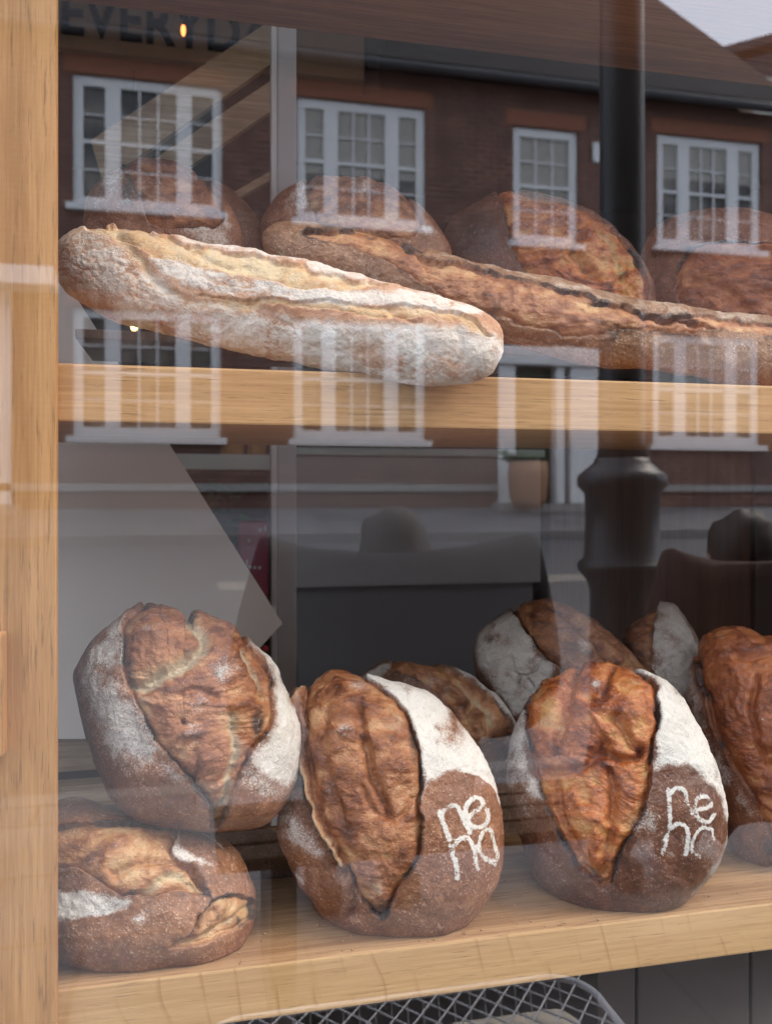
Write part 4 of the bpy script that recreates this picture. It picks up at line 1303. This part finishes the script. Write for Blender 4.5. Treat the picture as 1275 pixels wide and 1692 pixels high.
MB().ball(at(441, 1092, 1.0), (.006, .006, .007)).build('bud', plain('yellow bud', (.55, .40, .06)), fl, True)

# grey counter added in place of a hazy patch deep in the shop
YC = 1.30
cx0, cx1 = at(500, 850, YC)[0], at(893, 850, YC)[0]
ct = empty('haze_counter', ((cx0 + cx1) / 2, YC + .3, 0), 'added grey counter in place of haze in the dim middle of the shop', 'counter')
zt_, zm_ = at(650, 747, YC)[2], at(650, 968, YC)[2]
MB().box((cx0 - .05, YC, zm_), (cx1, YC + .5, zt_ - .012), .004).build('front_panel', M['counter'], ct)
MB().box((cx0 - .06, YC - .012, zt_ - .011), (cx1 + .008, YC + .52, zt_ + .010), .003).build('counter_top', M['teal'], ct)
MB().box((cx0 - .04, YC + .03, -.14), (cx1 - .01, YC + .48, zm_ - .001), .004).build('plinth', M['counter_dark'], ct)

# dark cupboard under and beside
cb = empty('brown_cupboard', (1.2, .2, 0), 'dark brown cupboard below the lower shelf at the right', 'cupboard')
x0 = at(985, 1640, .10)[0]
xs = [x0, at(1052, 1640, .10)[0], at(1240, 1640, .10)[0], 1.6]
for a, b in zip(xs, xs[1:]):
    MB().box((a + .002, .10, -.13), (b - .002, .36, ZC - .572), .004).build('door_panel', M['mullion_dark'], cb)
tc = empty('tall_cupboard', (1.6, 1.4, 0), 'tall dark brown cupboard at the back right', 'cupboard')
xs = [at(905, 900, 1.45)[0], at(1242, 900, 1.45)[0], at(1420, 900, 1.45)[0]]
MB().box((xs[0], 1.45, -.13), (xs[1] - .004, 1.9, ZC + .25), .006).build('door_panel', walnut, tc)
MB().box((xs[1] + .004, 1.44, -.13), (xs[2], 1.9, ZC + .25), .006).build('door_panel', M['mullion_dark'], tc)

# ------------------------------------------------------------------ shop shell
def struct(name, mb, mat):
    o = mb.build(name, mat)
    o['kind'] = 'structure'
    return o


RX0, RX1, RY1 = -1.5, 2.7, 3.2
struct('shop_floor', MB().box((RX0 - .2, GY + .02, -.2), (RX1 + .2, RY1 + .2, -.14)), M['room_floor'])
struct('shop_ceiling', MB().box((RX0 - .2, GY + .05, ZC + 1.5), (RX1 + .2, RY1 + .2, ZC + 1.6)), M['room'])
struct('shop_wall_left', MB().box((RX0 - .2, GY + .05, -.138), (RX0, RY1, ZC + 1.498)), M['room'])
struct('shop_wall_right', MB().box((RX1, GY + .05, -.138), (RX1 + .2, RY1, ZC + 1.498)), M['room'])
struct('shop_wall_back', MB().box((RX0 - .2, RY1 + .002, -.138), (RX1 + .2, RY1 + .2, ZC + 1.498)), M['room'])
WX0, WX1, WZ0, WZ1 = -1.2, 2.4, .30, ZC + 1.25
sf = empty('shop_facade', (0, GY, 0), 'white rendered shop front around the display window', 'shop front')
fr = MB()
fr.box((-8, GY - .06, -.2), (WX0, GY + .045, 6.0)).box((WX1, GY - .06, -.2), (8, GY + .045, 6.0))
fr.box((WX0, GY - .06, WZ1), (WX1, GY + .045, 6.0)).box((WX0, GY - .06, -.2), (WX1, GY + .045, WZ0))
fr.build('wall', M['render_wall'], sf)
me = bpy.data.meshes.new('window_glass')
b = bmesh.new()
bmesh.ops.create_cube(b, size=1)
for v in b.verts:
    v.co = Vector((v.co.x * (WX1 - WX0 - .004), v.co.y * .008, v.co.z * (WZ1 - WZ0 - .004)))
b.normal_update()
for f in b.faces:
    f.material_index = 0 if f.normal.y < -.5 else 1
b.to_mesh(me)
b.free()
gl = link('window_glass', me, [M['glass'], M['glass_body']], None, ((WX0 + WX1) / 2, GY + .004, (WZ0 + WZ1) / 2))
tag(gl, 'clear shop window pane in front of the bread, mirroring the brick houses', 'window pane')

# ------------------------------------------------------------------ street
def sheet(name, pts, mat, kind='structure'):
    me = bpy.data.meshes.new(name)
    me.from_pydata([tuple(p) for p in pts], [], [tuple(range(len(pts)))])
    o = link(name, me, mat)
    o['kind'] = kind
    return o


def yd(D):
    return 2 * GY - (CY + D)


YK = yd(3.6)            # near kerb
YF = yd(9.4)            # far kerb
YH = yd(11.1)           # house front
ZF = ZC - .55
BX = 60
sheet('pavement', [(-BX, GY - .06, 0), (-BX, YK, 0), (BX, YK, 0), (BX, GY - .06, 0)], M['flags'])
struct('kerb', MB().box((-BX, YK - .14, -.25), (BX, YK - .002, .004), .008), M['kerb'])
sheet('road', [(-BX, YK - .13, -.11), (-BX, YF + .13, ZF), (BX, YF + .13, ZF), (BX, YK - .13, -.11)], M['asphalt'])
struct('kerb_across', MB().box((-BX, YF, ZF - .2), (BX, YF + .14, ZF + .11), .008), M['kerb'])
sheet('pavement_across', [(-BX, YF + .002, ZF + .108), (-BX, YH, ZC - .2), (BX, YH, ZC - .2), (BX, YF + .002, ZF + .108)], M['flags'])
sheet('ground', [(-400, YH - .0, ZC - .21), (-400, -500, ZC - .21), (400, -500, ZC - .21), (400, YH - .0, ZC - .21)], M['asphalt'])


def on_road(D):
    y = yd(D)
    t = (y - (YK - .13)) / ((YF + .13) - (YK - .13))
    return y, -.11 + t * (ZF + .11)


for i in range(0, 6):
    xa = .2 + i * 3.0
    (ya, za), (yb, zb_) = on_road(7.35), on_road(7.62)
    o = sheet('road_marking', [(xa, ya, za + .004), (xa, yb, zb_ + .004), (xa + 1.9, yb, zb_ + .004), (xa + 1.9, ya, za + .004)], M['line'])

# --- brick house across the street
DH = 11.1
hs = empty('brick_house', (0, YH, ZC - .2), 'brown brick house with white sash windows, mirrored in the glass', 'house')


def hx(u):
    return street(u, 500, DH)[0]


def hz(u, v):
    return street(u, v, DH)[2]


XL, XR = -7.2, hx(1290)
ZE = hz(625, 117)
ZB = ZC - .2
zu = (hz(240, 132), hz(240, 345))        # upper windows top, sill
zl = (hz(240, 512), hz(240, 722))
wins = []
for ua, ub in ((120, 367), (490, 703), (1085, 1257)):
    wins.append((hx(ua), hx(ub), zu[1], zu[0], 3))
wins.append((hx(847), hx(955), hz(900, 402), hz(900, 212), 1))
for ua, ub in ((120, 365), (485, 703), (1078, 1255)):
    wins.append((hx(ua), hx(ub), zl[1], zl[0], 3))
wins.append((hx(120) - 3.4, hx(120) - 1.6, zu[1], zu[0], 3))
doors = [(hx(822), hx(986), ZB + .06, hz(900, 575)), (hx(20) - 1.25, hx(20), ZB + .06, hz(0, 482))]
# wall pieces between the openings
ops = [(w[0], w[1], w[2], w[3]) for w in wins] + doors
xs = sorted(set([XL, XR] + [v for o_ in ops for v in o_[:2]]))
wall = MB()
for xa, xb_ in zip(xs, xs[1:]):
    cuts = sorted([(o_[2], o_[3]) for o_ in ops if o_[0] <= xa + 1e-6 and o_[1] >= xb_ - 1e-6])
    z = ZB - .1
    for c_ in cuts:
        if c_[0] > z:
            wall.box((xa, YH - .28, z), (xb_, YH, c_[0]))
        z = c_[1]
    wall.box((xa, YH - .28, z), (xb_, YH, ZE))
bmesh.ops.remove_doubles(wall.bm, verts=wall.bm.verts, dist=.0005)
wall.build('wall', M['brick'], hs)
bk = MB().box((XL, YH - 8.2, ZB - .1), (XR, YH - 7.9, ZE))
bk.box((XL, YH - 7.899, ZB - .1), (XL + .25, YH - .281, ZE)).box((XR - .25, YH - 7.899, ZB - .1), (XR, YH - .281, ZE))
bk.prism([(XR - .25, YH - .3, ZE + .001), (XR - .25, YH - 8.0, ZE + .001), (XR - .25, YH - 4.15, ZE + 3.75)], (.25, 0, 0))
bk.build('side_wall', M['brick'], hs)
pl_ = MB().box((XL, YH + .001, hz(640, 812)), (doors[0][0] - .02, YH + .05, hz(640, 800)), .004).box((doors[0][1] + .02, YH + .001, hz(640, 812)), (XR, YH + .05, hz(640, 800)), .004)
pl_.build('plinth_band', M['stone'], hs)
rf = MB()
rf.prism([(XL - .2, YH + .30, ZE - .06), (XR + .12, YH + .30, ZE - .06), (XR + .12, YH - 4.1, ZE + 4.15), (XL - .2, YH - 4.1, ZE + 4.15)], (0, .02, .10))
rf.prism([(XL - .2, YH - 8.4, ZE - .06), (XR + .12, YH - 8.4, ZE - .06), (XR + .12, YH - 4.12, ZE + 4.15), (XL - .2, YH - 4.12, ZE + 4.15)], (0, -.02, .10))
roof = rf.build('roof', M['tiles'], hs)
MB().box((4.0, YH - 4.8, ZE + 3.2), (4.9, YH - 3.5, ZE + 5.2), .01).build('chimney', M['brick'], roof)
MB().tube([(XL - .2, YH + .34, ZE - .07), (XR + .12, YH + .34, ZE - .07)], .065, 10).build('gutter', M['iron'], hs)


M['blind'] = plain('cream roller blind', (.42, .40, .36), .9, .08, 3)


def sash(w, blind=0.0):
    xa, xb_, za, zb2, n = w
    yf = YH - .05
    fr_, pa = MB(), MB()
    fw = .12
    fr_.box((xa, yf - .07, zb2 - fw), (xb_, yf, zb2), .004).box((xa, yf - .07, za), (xb_, yf, za + fw), .004)
    fr_.box((xa, yf - .07, za + fw), (xa + fw, yf, zb2 - fw), .004).box((xb_ - fw, yf - .07, za + fw), (xb_, yf, zb2 - fw), .004)
    x0_, x1_ = xa + fw, xb_ - fw
    W_ = x1_ - x0_
    if n == 3:
        m1, m2 = x0_ + W_ * .225, x0_ + W_ * .775
        mw = .095
        for m in (m1, m2):
            fr_.box((m - mw, yf - .065, za + fw), (m + mw, yf + .004, zb2 - fw), .004)
        cols = [(x0_, m1 - mw, 1), (m1 + mw, m2 - mw, 3), (m2 + mw, x1_, 1)]
    else:
        cols = [(x0_, x1_, 3)]
    zmid = (za + zb2) / 2
    for (c0_, c1_, k_) in cols:
        fr_.box((c0_, yf - .05, zmid - .022), (c1_, yf - .008, zmid + .022), .003)
        for q in range(1, k_):
            xm = c0_ + (c1_ - c0_) * q / k_
            fr_.box((xm - .011, yf - .045, za + fw), (xm + .011, yf - .016, zb2 - fw))
        for zq in ((za + fw + zmid) / 2, (zb2 - fw + zmid) / 2):
            fr_.box((c0_, yf - .043, zq - .009), (c1_, yf - .018, zq + .009))
        pa.box((c0_ - .005, yf - .06, za + fw - .005), (c1_ + .005, yf - .052, zb2 - fw + .005))
    wn = fr_.build('window', M['white_paint'], hs)
    if blind:
        bl_ = MB()
        for (c0_, c1_, k_) in cols:
            bl_.box((c0_ + .004, yf - .0515, zb2 - fw - (zb2 - za) * blind), (c1_ - .004, yf - .0465, zb2 - fw))
        bl_.build('blind', M['blind'], wn)
    pa.build('pane', M['pane'], wn)
    MB().box((xa - .07, YH - .08, za - .085), (xb_ + .07, YH + .09, za - .001), .008).build('sill', M['white_paint'], wn)
    MB().box((xa - .1, YH + .001, zb2 + .002), (xb_ + .1, YH + .012, zb2 + .22)).build('brick_lintel', M['soldier'], wn)


for w, bl__ in zip(wins, (0, .52, .30, .55, 0, 0, .4, .3)):
    sash(w, bl__)
for i, d in enumerate(doors):
    xa, xb_, za, zb2 = d
    cs = MB()
    if i == 0:
        ed = [(822, 850), (917, 931), (941, 986)]
        for a, b in ed:
            cs.box((hx(a), YH - .15, za), (hx(b), YH + .03, zb2 - .25), .006)
        cs.box((xa - .05, YH - .15, zb2 - .25), (xb_ + .05, YH + .10, zb2), .01)
    else:
        cs.box((xb_ - .22, YH - .15, za), (xb_, YH + .05, zb2), .006).box((xa, YH - .15, za), (xa + .22, YH + .05, zb2), .006)
        cs.box((xa - .2, YH + .01, zb2), (xb_ + .55, YH + .5, zb2 + .22), .01)
    dr = cs.build('door', M['white_paint'], hs)
    if i == 0:
        MB().box((hx(850), YH - .18, za), (hx(986) - .02, YH - .151, zb2 - .26)).build('door_leaf', plain('dark olive door', (.05, .055, .03), .5), dr)
    else:
        MB().box((xa + .2, YH - .18, za), (xb_ - .2, YH - .151, zb2)).build('door_leaf', plain('white door leaf', (.72, .72, .70), .5), dr)
    MB().box((xa - .1, YH + .001, ZB - .12), (xb_ + .1, YH + .35, ZB + .055), .008).build('doorstep', M['stone'], dr)
MB().box((hx(977), YH + .001, hz(980, 270)), (hx(988), YH + .06, hz(980, 238)), .006).build('alarm_box', M['white_paint'], hs)

# --- neighbour house beyond the gable
nb = empty('slate_roofed_house', (14, yd(21), ZC - .2), 'grey slate roofed house beyond the brick gable, mirrored at the top right', 'house')
DN = 21.0
pA, pB = street(1150, 88, DN), street(1275, 55, DN)
sl = (pB[2] - pA[2]) / (pB[0] - pA[0])
xr = pA[0] + 11
MB().box((pA[0] + .4, yd(DN + 9), ZC - .2), (xr + 10.2, yd(DN) - .2, pA[2] - .3)).build('wall', M['render_wall'], nb)
MB().prism([(pA[0] - .2, yd(DN), pA[2] - .2 * sl - .25), (xr, yd(DN), pA[2] + (xr - pA[0]) * sl - .25), (xr + 11, yd(DN), pA[2] - .25), (xr + 11, yd(DN), pA[2]), (xr, yd(DN), pA[2] + (xr - pA[0]) * sl), (pA[0] - .2, yd(DN), pA[2] - .2 * sl)], (0, -9.5, 0)).build('roof', M['slate'], nb)
MB().prism([(pA[0] + .4, yd(DN) - .21, pA[2] - .31), (xr + 10, yd(DN) - .21, pA[2] - .31), (xr, yd(DN) - .21, pA[2] + (xr - pA[0]) * sl - .5)], (0, -.2, 0)).build('gable', M['slate'], nb)

# --- lamp post
DL = 3.0
lx = street(1027, 900, DL)[0]
ly = yd(DL)
kz = DL / ray(1027, 900)[1]


def lz(v):
    return ZC + (V0 - v) * kz


rs, rc, rm, rl = 37 * kz, 73 * kz, 62 * kz, 52 * kz
lp = empty('lamp_post', (lx, ly, 0), 'black cast iron lamp post with two collars, mirrored in front of the brick house', 'lamp post')
MB().lathe([(rc * 1.25, .001), (rc * 1.25, .10), (rm * 1.05, .14), (rl, .30), (rl, lz(975)), (rl * 1.12, lz(958)), (rc * .98, lz(942)), (rc, lz(934)), (rc * .97, lz(928)), (rm, lz(922)), (rm * .96, lz(860)), (rm * .98, lz(815)), (rc * .99, lz(803)), (rc, lz(794)), (rc * .98, lz(785)), (rm, lz(778)), (rs * 1.25, lz(764)), (rs * 1.2, lz(757))], (lx, ly, 0), 28).build('base', M['iron'], lp, True)
MB().lathe([(rs * 1.12, lz(756.5)), (rs, lz(730)), (rs * .98, lz(300)), (rs * .95, lz(-150)), (rs * .8, 4.6)], (lx, ly, 0), 28).build('shaft', M['iron'], lp, True)
MB().lathe([(rs * .85, 4.601), (.16, 4.75), (.20, 4.8), (.24, 5.2), (.05, 5.4), (.02, 5.5)], (lx, ly, 0), 20).build('lantern', M['iron'], lp, True)

# --- plant basket at the door
px_ = street(872, 800, 10.6)
pb = empty('plant_basket', (px_[0], px_[1], ZB + .02), 'terracotta coloured wicker basket with green leaves at the white door case', 'planter')
zz = ZC - .2
MB().lathe([(.17, 0), (.24, .12), (.27, .45), (.25, .62), (.22, .60)], (px_[0], px_[1], zz), 24).build('basket', M['wicker'], pb, True)
lv = MB()
for i in range(60):
    a_ = random.uniform(0, 6.283)
    p = (px_[0] + math.cos(a_) * .12 - .1, px_[1] + math.sin(a_) * .1, zz + .6)
    lv.leaf(p, (math.cos(a_) * .7, math.sin(a_) * .7, random.uniform(.4, 1.4)), random.uniform(.15, .34), .03)
lv.build('foliage', M['leaf'], pb)


# --- two people on a bench with their backs to the window
def skin(name, verts, edges, radii, mat, parent, lvl=2, root=0):
    me = bpy.data.meshes.new(name)
    me.from_pydata([tuple(v) for v in verts], edges, [])
    o = link(name, me, mat, parent)
    m = o.modifiers.new('skin', 'SKIN')
    for i, r in enumerate(radii):
        me.skin_vertices[0].data[i].radius = r if isinstance(r, tuple) else (r, r)
    me.skin_vertices[0].data[root].use_root = True
    s = o.modifiers.new('sub', 'SUBSURF')
    s.levels = s.render_levels = lvl
    dg = bpy.context.evaluated_depsgraph_get()
    dg.update()
    m2 = bpy.data.meshes.new_from_object(o.evaluated_get(dg))
    o.modifiers.clear()
    o.data = m2
    for p in m2.polygons:
        p.use_smooth = True
    if not m2.materials:
        m2.materials.append(mat)
    return o


def person(x, y, hz_, label, coat, hair, wide=1.0, lean=0.0, turn=0.0, drop=0.0):
    e = empty('person', (x, y, 0), label, 'person')
    e.rotation_euler.z = turn
    k = hz_ / 1.17
    sw = .185 * wide
    V = [(0, 0, .53), (0, .03, .72), (0, .045 + lean, .97), (0, .03 + lean, 1.06), (0, .0 + lean, 1.09), (0, -.02 + lean, 1.165), (0, -.015 + lean, 1.235),
         (-sw, .05 + lean, 1.075), (-sw - .065, .03, .72), (-sw + .01, -.19, .60), (sw, .05 + lean, 1.075), (sw + .065, .03, .72), (sw - .01, -.19, .60),
         (-.10, -.02, .51), (-.12, -.43, .50), (-.12, -.45, .09), (-.12, -.56, .045), (.10, -.02, .51), (.12, -.43, .50), (.12, -.45, .09), (.12, -.56, .045),
         (0, -.115 + lean, 1.155), (-.085, -.005 + lean, 1.155), (.085, -.005 + lean, 1.155)]
    E = [(0, 1), (1, 2), (2, 3), (3, 4), (4, 5), (5, 6), (2, 7), (7, 8), (8, 9), (2, 10), (10, 11), (11, 12), (0, 13), (13, 14), (14, 15), (15, 16), (0, 17), (17, 18), (18, 19), (19, 20), (5, 21), (5, 22), (5, 23)]
    Rr = [(.13, .11), (.125, .10), (.14, .10), .055, .06, (.082, .095), (.06, .07), .055, .043, .03, .055, .043, .03, .085, .06, .042, .035, .085, .06, .042, .035, .016, .018, .018]
    V = [(a, b, c * k if c > .5 else c) for a, b, c in V]
    V = [(a, b - drop * .7, c - drop) if i in (5, 6, 21, 22, 23) else (a, b, c) for i, (a, b, c) in enumerate(V)]
    skin('body', V, E, Rr, M['skin'], e)
    ct_ = [V[i] for i in (0, 1, 2, 3, 7, 8, 9, 10, 11, 12)]
    skin('coat', ct_, [(0, 1), (1, 2), (2, 3), (2, 4), (4, 5), (5, 6), (2, 7), (7, 8), (8, 9)],
         [(.19, .16), (.18 * wide, .15), (.17 * wide, .145), .105, .12, .09, .06, .12, .09, .06], coat, e)
    tr_ = [V[i] for i in (0, 13, 14, 15, 17, 18, 19)]
    skin('trousers', tr_, [(0, 1), (1, 2), (2, 3), (0, 4), (4, 5), (5, 6)], [(.15, .13), .1, .078, .06, .1, .078, .06], M['trouser'], e)
    hb = MB()
    c = (x, y + .018 + lean - drop * .7, 1.19 * k - drop)
    hb.ball(c, (.092, .10, .108), 24)
    h = hb.build('hair', hair, e, True, origin=(x, y, 0))
    dt = h.data
    nz = [fbm(np.array([list(v.co)]), 30, 2, 5)[0] for v in dt.vertices]
    for v, q in zip(dt.vertices, nz):
        v.co += v.normal * q * .009 + Vector((0, 0, -.012 if v.co.z < 1.1 else 0))
    for s in (-1, 1):
        MB().box((x + s * .12 - .045, y - .60, .002), (x + s * .12 + .045, y - .36, .09), .03, 3).build('shoe', M['ink'], e, True)
    return e


p1 = street(655, 900, 2.12)
person(p1[0], p1[1], 1.155, 'dark haired person in a wide near black coat seated on the bench, back turned', M['coat'], M['hair_grey'], 1.6, drop=.065)
p2 = street(1222, 900, 2.05)
person(p2[0], p2[1], 1.11, 'dark haired person in a rust brown coat seated by the lamp post', M['coat_brown'], M['hair'], 1.1, .02, drop=.03)
bn = empty('street_bench', (1.0, p1[1], 0), 'plain wooden bench on the pavement with two people on it', 'bench')
bx0, bx1 = .05, 1.95
st_ = MB()
for i in range(4):
    st_.box((bx0, p1[1] - .16 + i * .09, .395), (bx1, p1[1] - .16 + i * .09 + .078, .425), .004)
st_.build('seat', M['bench'], bn)
for xx in (bx0 + .15, bx1 - .15):
    MB().box((xx - .03, p1[1] - .14, .001), (xx + .03, p1[1] + .18, .394), .006).build('leg', M['iron'], bn)

# --- wire basket standing on the pavement before the window
wbD = 1.55
wb = empty('wire_basket', (0, 0, 0), 'galvanised wire basket on the pavement, mirrored below the lower shelf', 'basket')
bc = [street(u, v, D) for u, v, D in ((330, 1660, 1.36), (965, 1650, 1.36))]
xa, xb_ = bc[0][0], bc[1][0]
ya, yb_ = -.42, -.68
zt_ = ZC - .845
wb.location = ((xa + xb_) / 2, (ya + yb_) / 2, zt_ - .13)


def rr_pts(x0_, y0_, x1_, y1_, r, z):
    out = []
    for (cx_, cy_, a0) in ((x1_ - r, y1_ + r, -90), (x1_ - r, y0_ - r, 0), (x0_ + r, y0_ - r, 90), (x0_ + r, y1_ + r, 180)):
        for q in range(7):
            a_ = R_(a0 + q * 15)
            out.append((cx_ + r * math.cos(a_), cy_ + r * math.sin(a_), z))
    return out


MB().tube(rr_pts(xa, ya, xb_, yb_, .07, zt_), .006, 8, True).build('rim', M['wire'], wb)
MB().tube(rr_pts(xa + .05, ya - .04, xb_ - .05, yb_ + .04, .06, zt_ - .13), .004, 8, True).build('base_ring', M['wire'], wb)
ms = MB()
n = 15
for i in range(-5, n + 1):
    for sgn in (1, -1):
        t0 = xa + (xb_ - xa) * i / n
        t1 = t0 + .22
        if sgn < 0:
            t0, t1 = t1, t0
        y0_, y1_ = ya, yb_
        c0_ = min(max(t0, xa), xb_)
        c1_ = min(max(t1, xa), xb_)
        if abs(c0_ - c1_) < .02:
            continue
        f0_ = (c0_ - t0) / (t1 - t0)
        f1_ = (c1_ - t0) / (t1 - t0)
        ms.tube([(c0_, y0_ + (y1_ - y0_) * f0_, zt_ - .001), (c1_, y0_ + (y1_ - y0_) * f1_, zt_ - .001)], .0018, 5)
for i in range(22):
    x_ = xa + .04 + (xb_ - xa - .08) * i / 21
    for yy, dy in ((ya, -.04), (yb_, .04)):
        ms.tube([(x_, yy, zt_), (x_, yy + dy, zt_ - .13)], .0018, 5)
ms.build('wire_mesh', M['wire'], wb)
for xx in (xa + .09, xb_ - .09):
    for yy in (ya - .07, yb_ + .07):
        MB().tube([(xx, yy, zt_ - .13), (xx, yy, .0)], .006, 6).build('leg', M['wire'], wb)

bgs = [((xa * .62 + xb_ * .38), 'plain pale paper bag lying in the wire basket, nearer the post side', .15), ((xa * .25 + xb_ * .75), 'folded cream paper bag lying in the wire basket, away from the post', .12)]
for cx_, lab, hw in bgs:
    b_ = MB().box((cx_ - hw, (ya + yb_) / 2 - .08, zt_ - .126), (cx_ + hw, (ya + yb_) / 2 + .08, zt_ - .012), .03, 3)
    for v in b_.bm.verts:
        q = fbm(np.array([list(v.co)]), 16, 3, 3)[0]
        v.co += Vector((q * .008, q * .010, q * .008 if v.co.z > zt_ - .07 else 0))
    tag(b_.build('paper_bag', M['paper'], None, False), lab, 'paper bag', 'paper bags in the wire basket')

# ------------------------------------------------------------------ light
w = bpy.data.worlds.new('World')
SC.world = w
w.use_nodes = True
nt = w.node_tree
nt.nodes.clear()
sky = nt.nodes.new('ShaderNodeTexSky')
sky.sky_type = 'NISHITA'
sky.sun_disc = False
SUN_EL, SUN_AZ = R_(44), R_(112)        # azimuth the light comes from, clockwise from +y
sky.sun_elevation = SUN_EL
sky.sun_rotation = SUN_AZ
sky.air_density = 1.0
sky.dust_density = 4.0
sky.ozone_density = 1.0
bg = nt.nodes.new('ShaderNodeBackground')
bg.inputs[1].default_value = .12
wo = nt.nodes.new('ShaderNodeOutputWorld')
# broken white cloud over the blue
tcw = nt.nodes.new('ShaderNodeTexCoord')
nzw = nt.nodes.new('ShaderNodeTexNoise')
nzw.inputs['Scale'].default_value = 2.2
nzw.inputs['Detail'].default_value = 7
nzw.inputs['Roughness'].default_value = .6
nt.links.new(tcw.outputs['Generated'], nzw.inputs['Vector'])
mrw = nt.nodes.new('ShaderNodeMapRange')
mrw.interpolation_type = 'SMOOTHSTEP'
mrw.inputs[1].default_value = .30
mrw.inputs[2].default_value = .58
mrw.inputs[3].default_value = .45
mrw.inputs[4].default_value = .97
nt.links.new(nzw.outputs['Fac'], mrw.inputs[0])
mxw = nt.nodes.new('ShaderNodeMix')
mxw.data_type = 'RGBA'
nt.links.new(mrw.outputs[0], mxw.inputs[0])
nt.links.new(sky.outputs[0], mxw.inputs[6])
mxw.inputs[7].default_value = (5.8, 6.4, 7.6, 1)
nt.links.new(mxw.outputs[2], bg.inputs[0])
nt.links.new(bg.outputs[0], wo.inputs[0])
ld = bpy.data.lights.new('sun', 'SUN')
ld.energy = .95
ld.angle = R_(25)
ld.color = (1, .90, .80)
lo = bpy.data.objects.new('sun', ld)
COL.objects.link(lo)
dirv = Vector((math.sin(SUN_AZ) * math.cos(SUN_EL), math.cos(SUN_AZ) * math.cos(SUN_EL), math.sin(SUN_EL)))
lo.rotation_euler = dirv.to_track_quat('Z', 'Y').to_euler()
lo.location = (0, -3, 8)

# ------------------------------------------------------------------ camera
cd = bpy.data.cameras.new('camera')
cam = bpy.data.objects.new('camera', cd)
COL.objects.link(cam)
cam.location = (0, CY, ZC)
cam.rotation_euler = (R_(90), 0, -TH)
cd.sensor_fit = 'VERTICAL'
cd.sensor_height = 36
cd.lens = FPX / 1692 * 36
cd.shift_y = -(846 - V0) / 1692
cd.clip_start = .02
cd.clip_end = 1500
cd.dof.use_dof = True
cd.dof.focus_distance = .97
cd.dof.aperture_fstop = 5.6
SC.camera = cam

SC.render.engine = 'CYCLES'
SC.cycles.use_denoising = True
SC.cycles.max_bounces = 10
SC.cycles.diffuse_bounces = 4
SC.cycles.glossy_bounces = 4
SC.cycles.transparent_max_bounces = 24
SC.cycles.sample_clamp_indirect = 12
SC.cycles.caustics_reflective = False
SC.cycles.caustics_refractive = False
SC.view_settings.view_transform = 'Standard'
SC.view_settings.look = 'None'
SC.view_settings.exposure = 2.25
SC.view_settings.gamma = 1
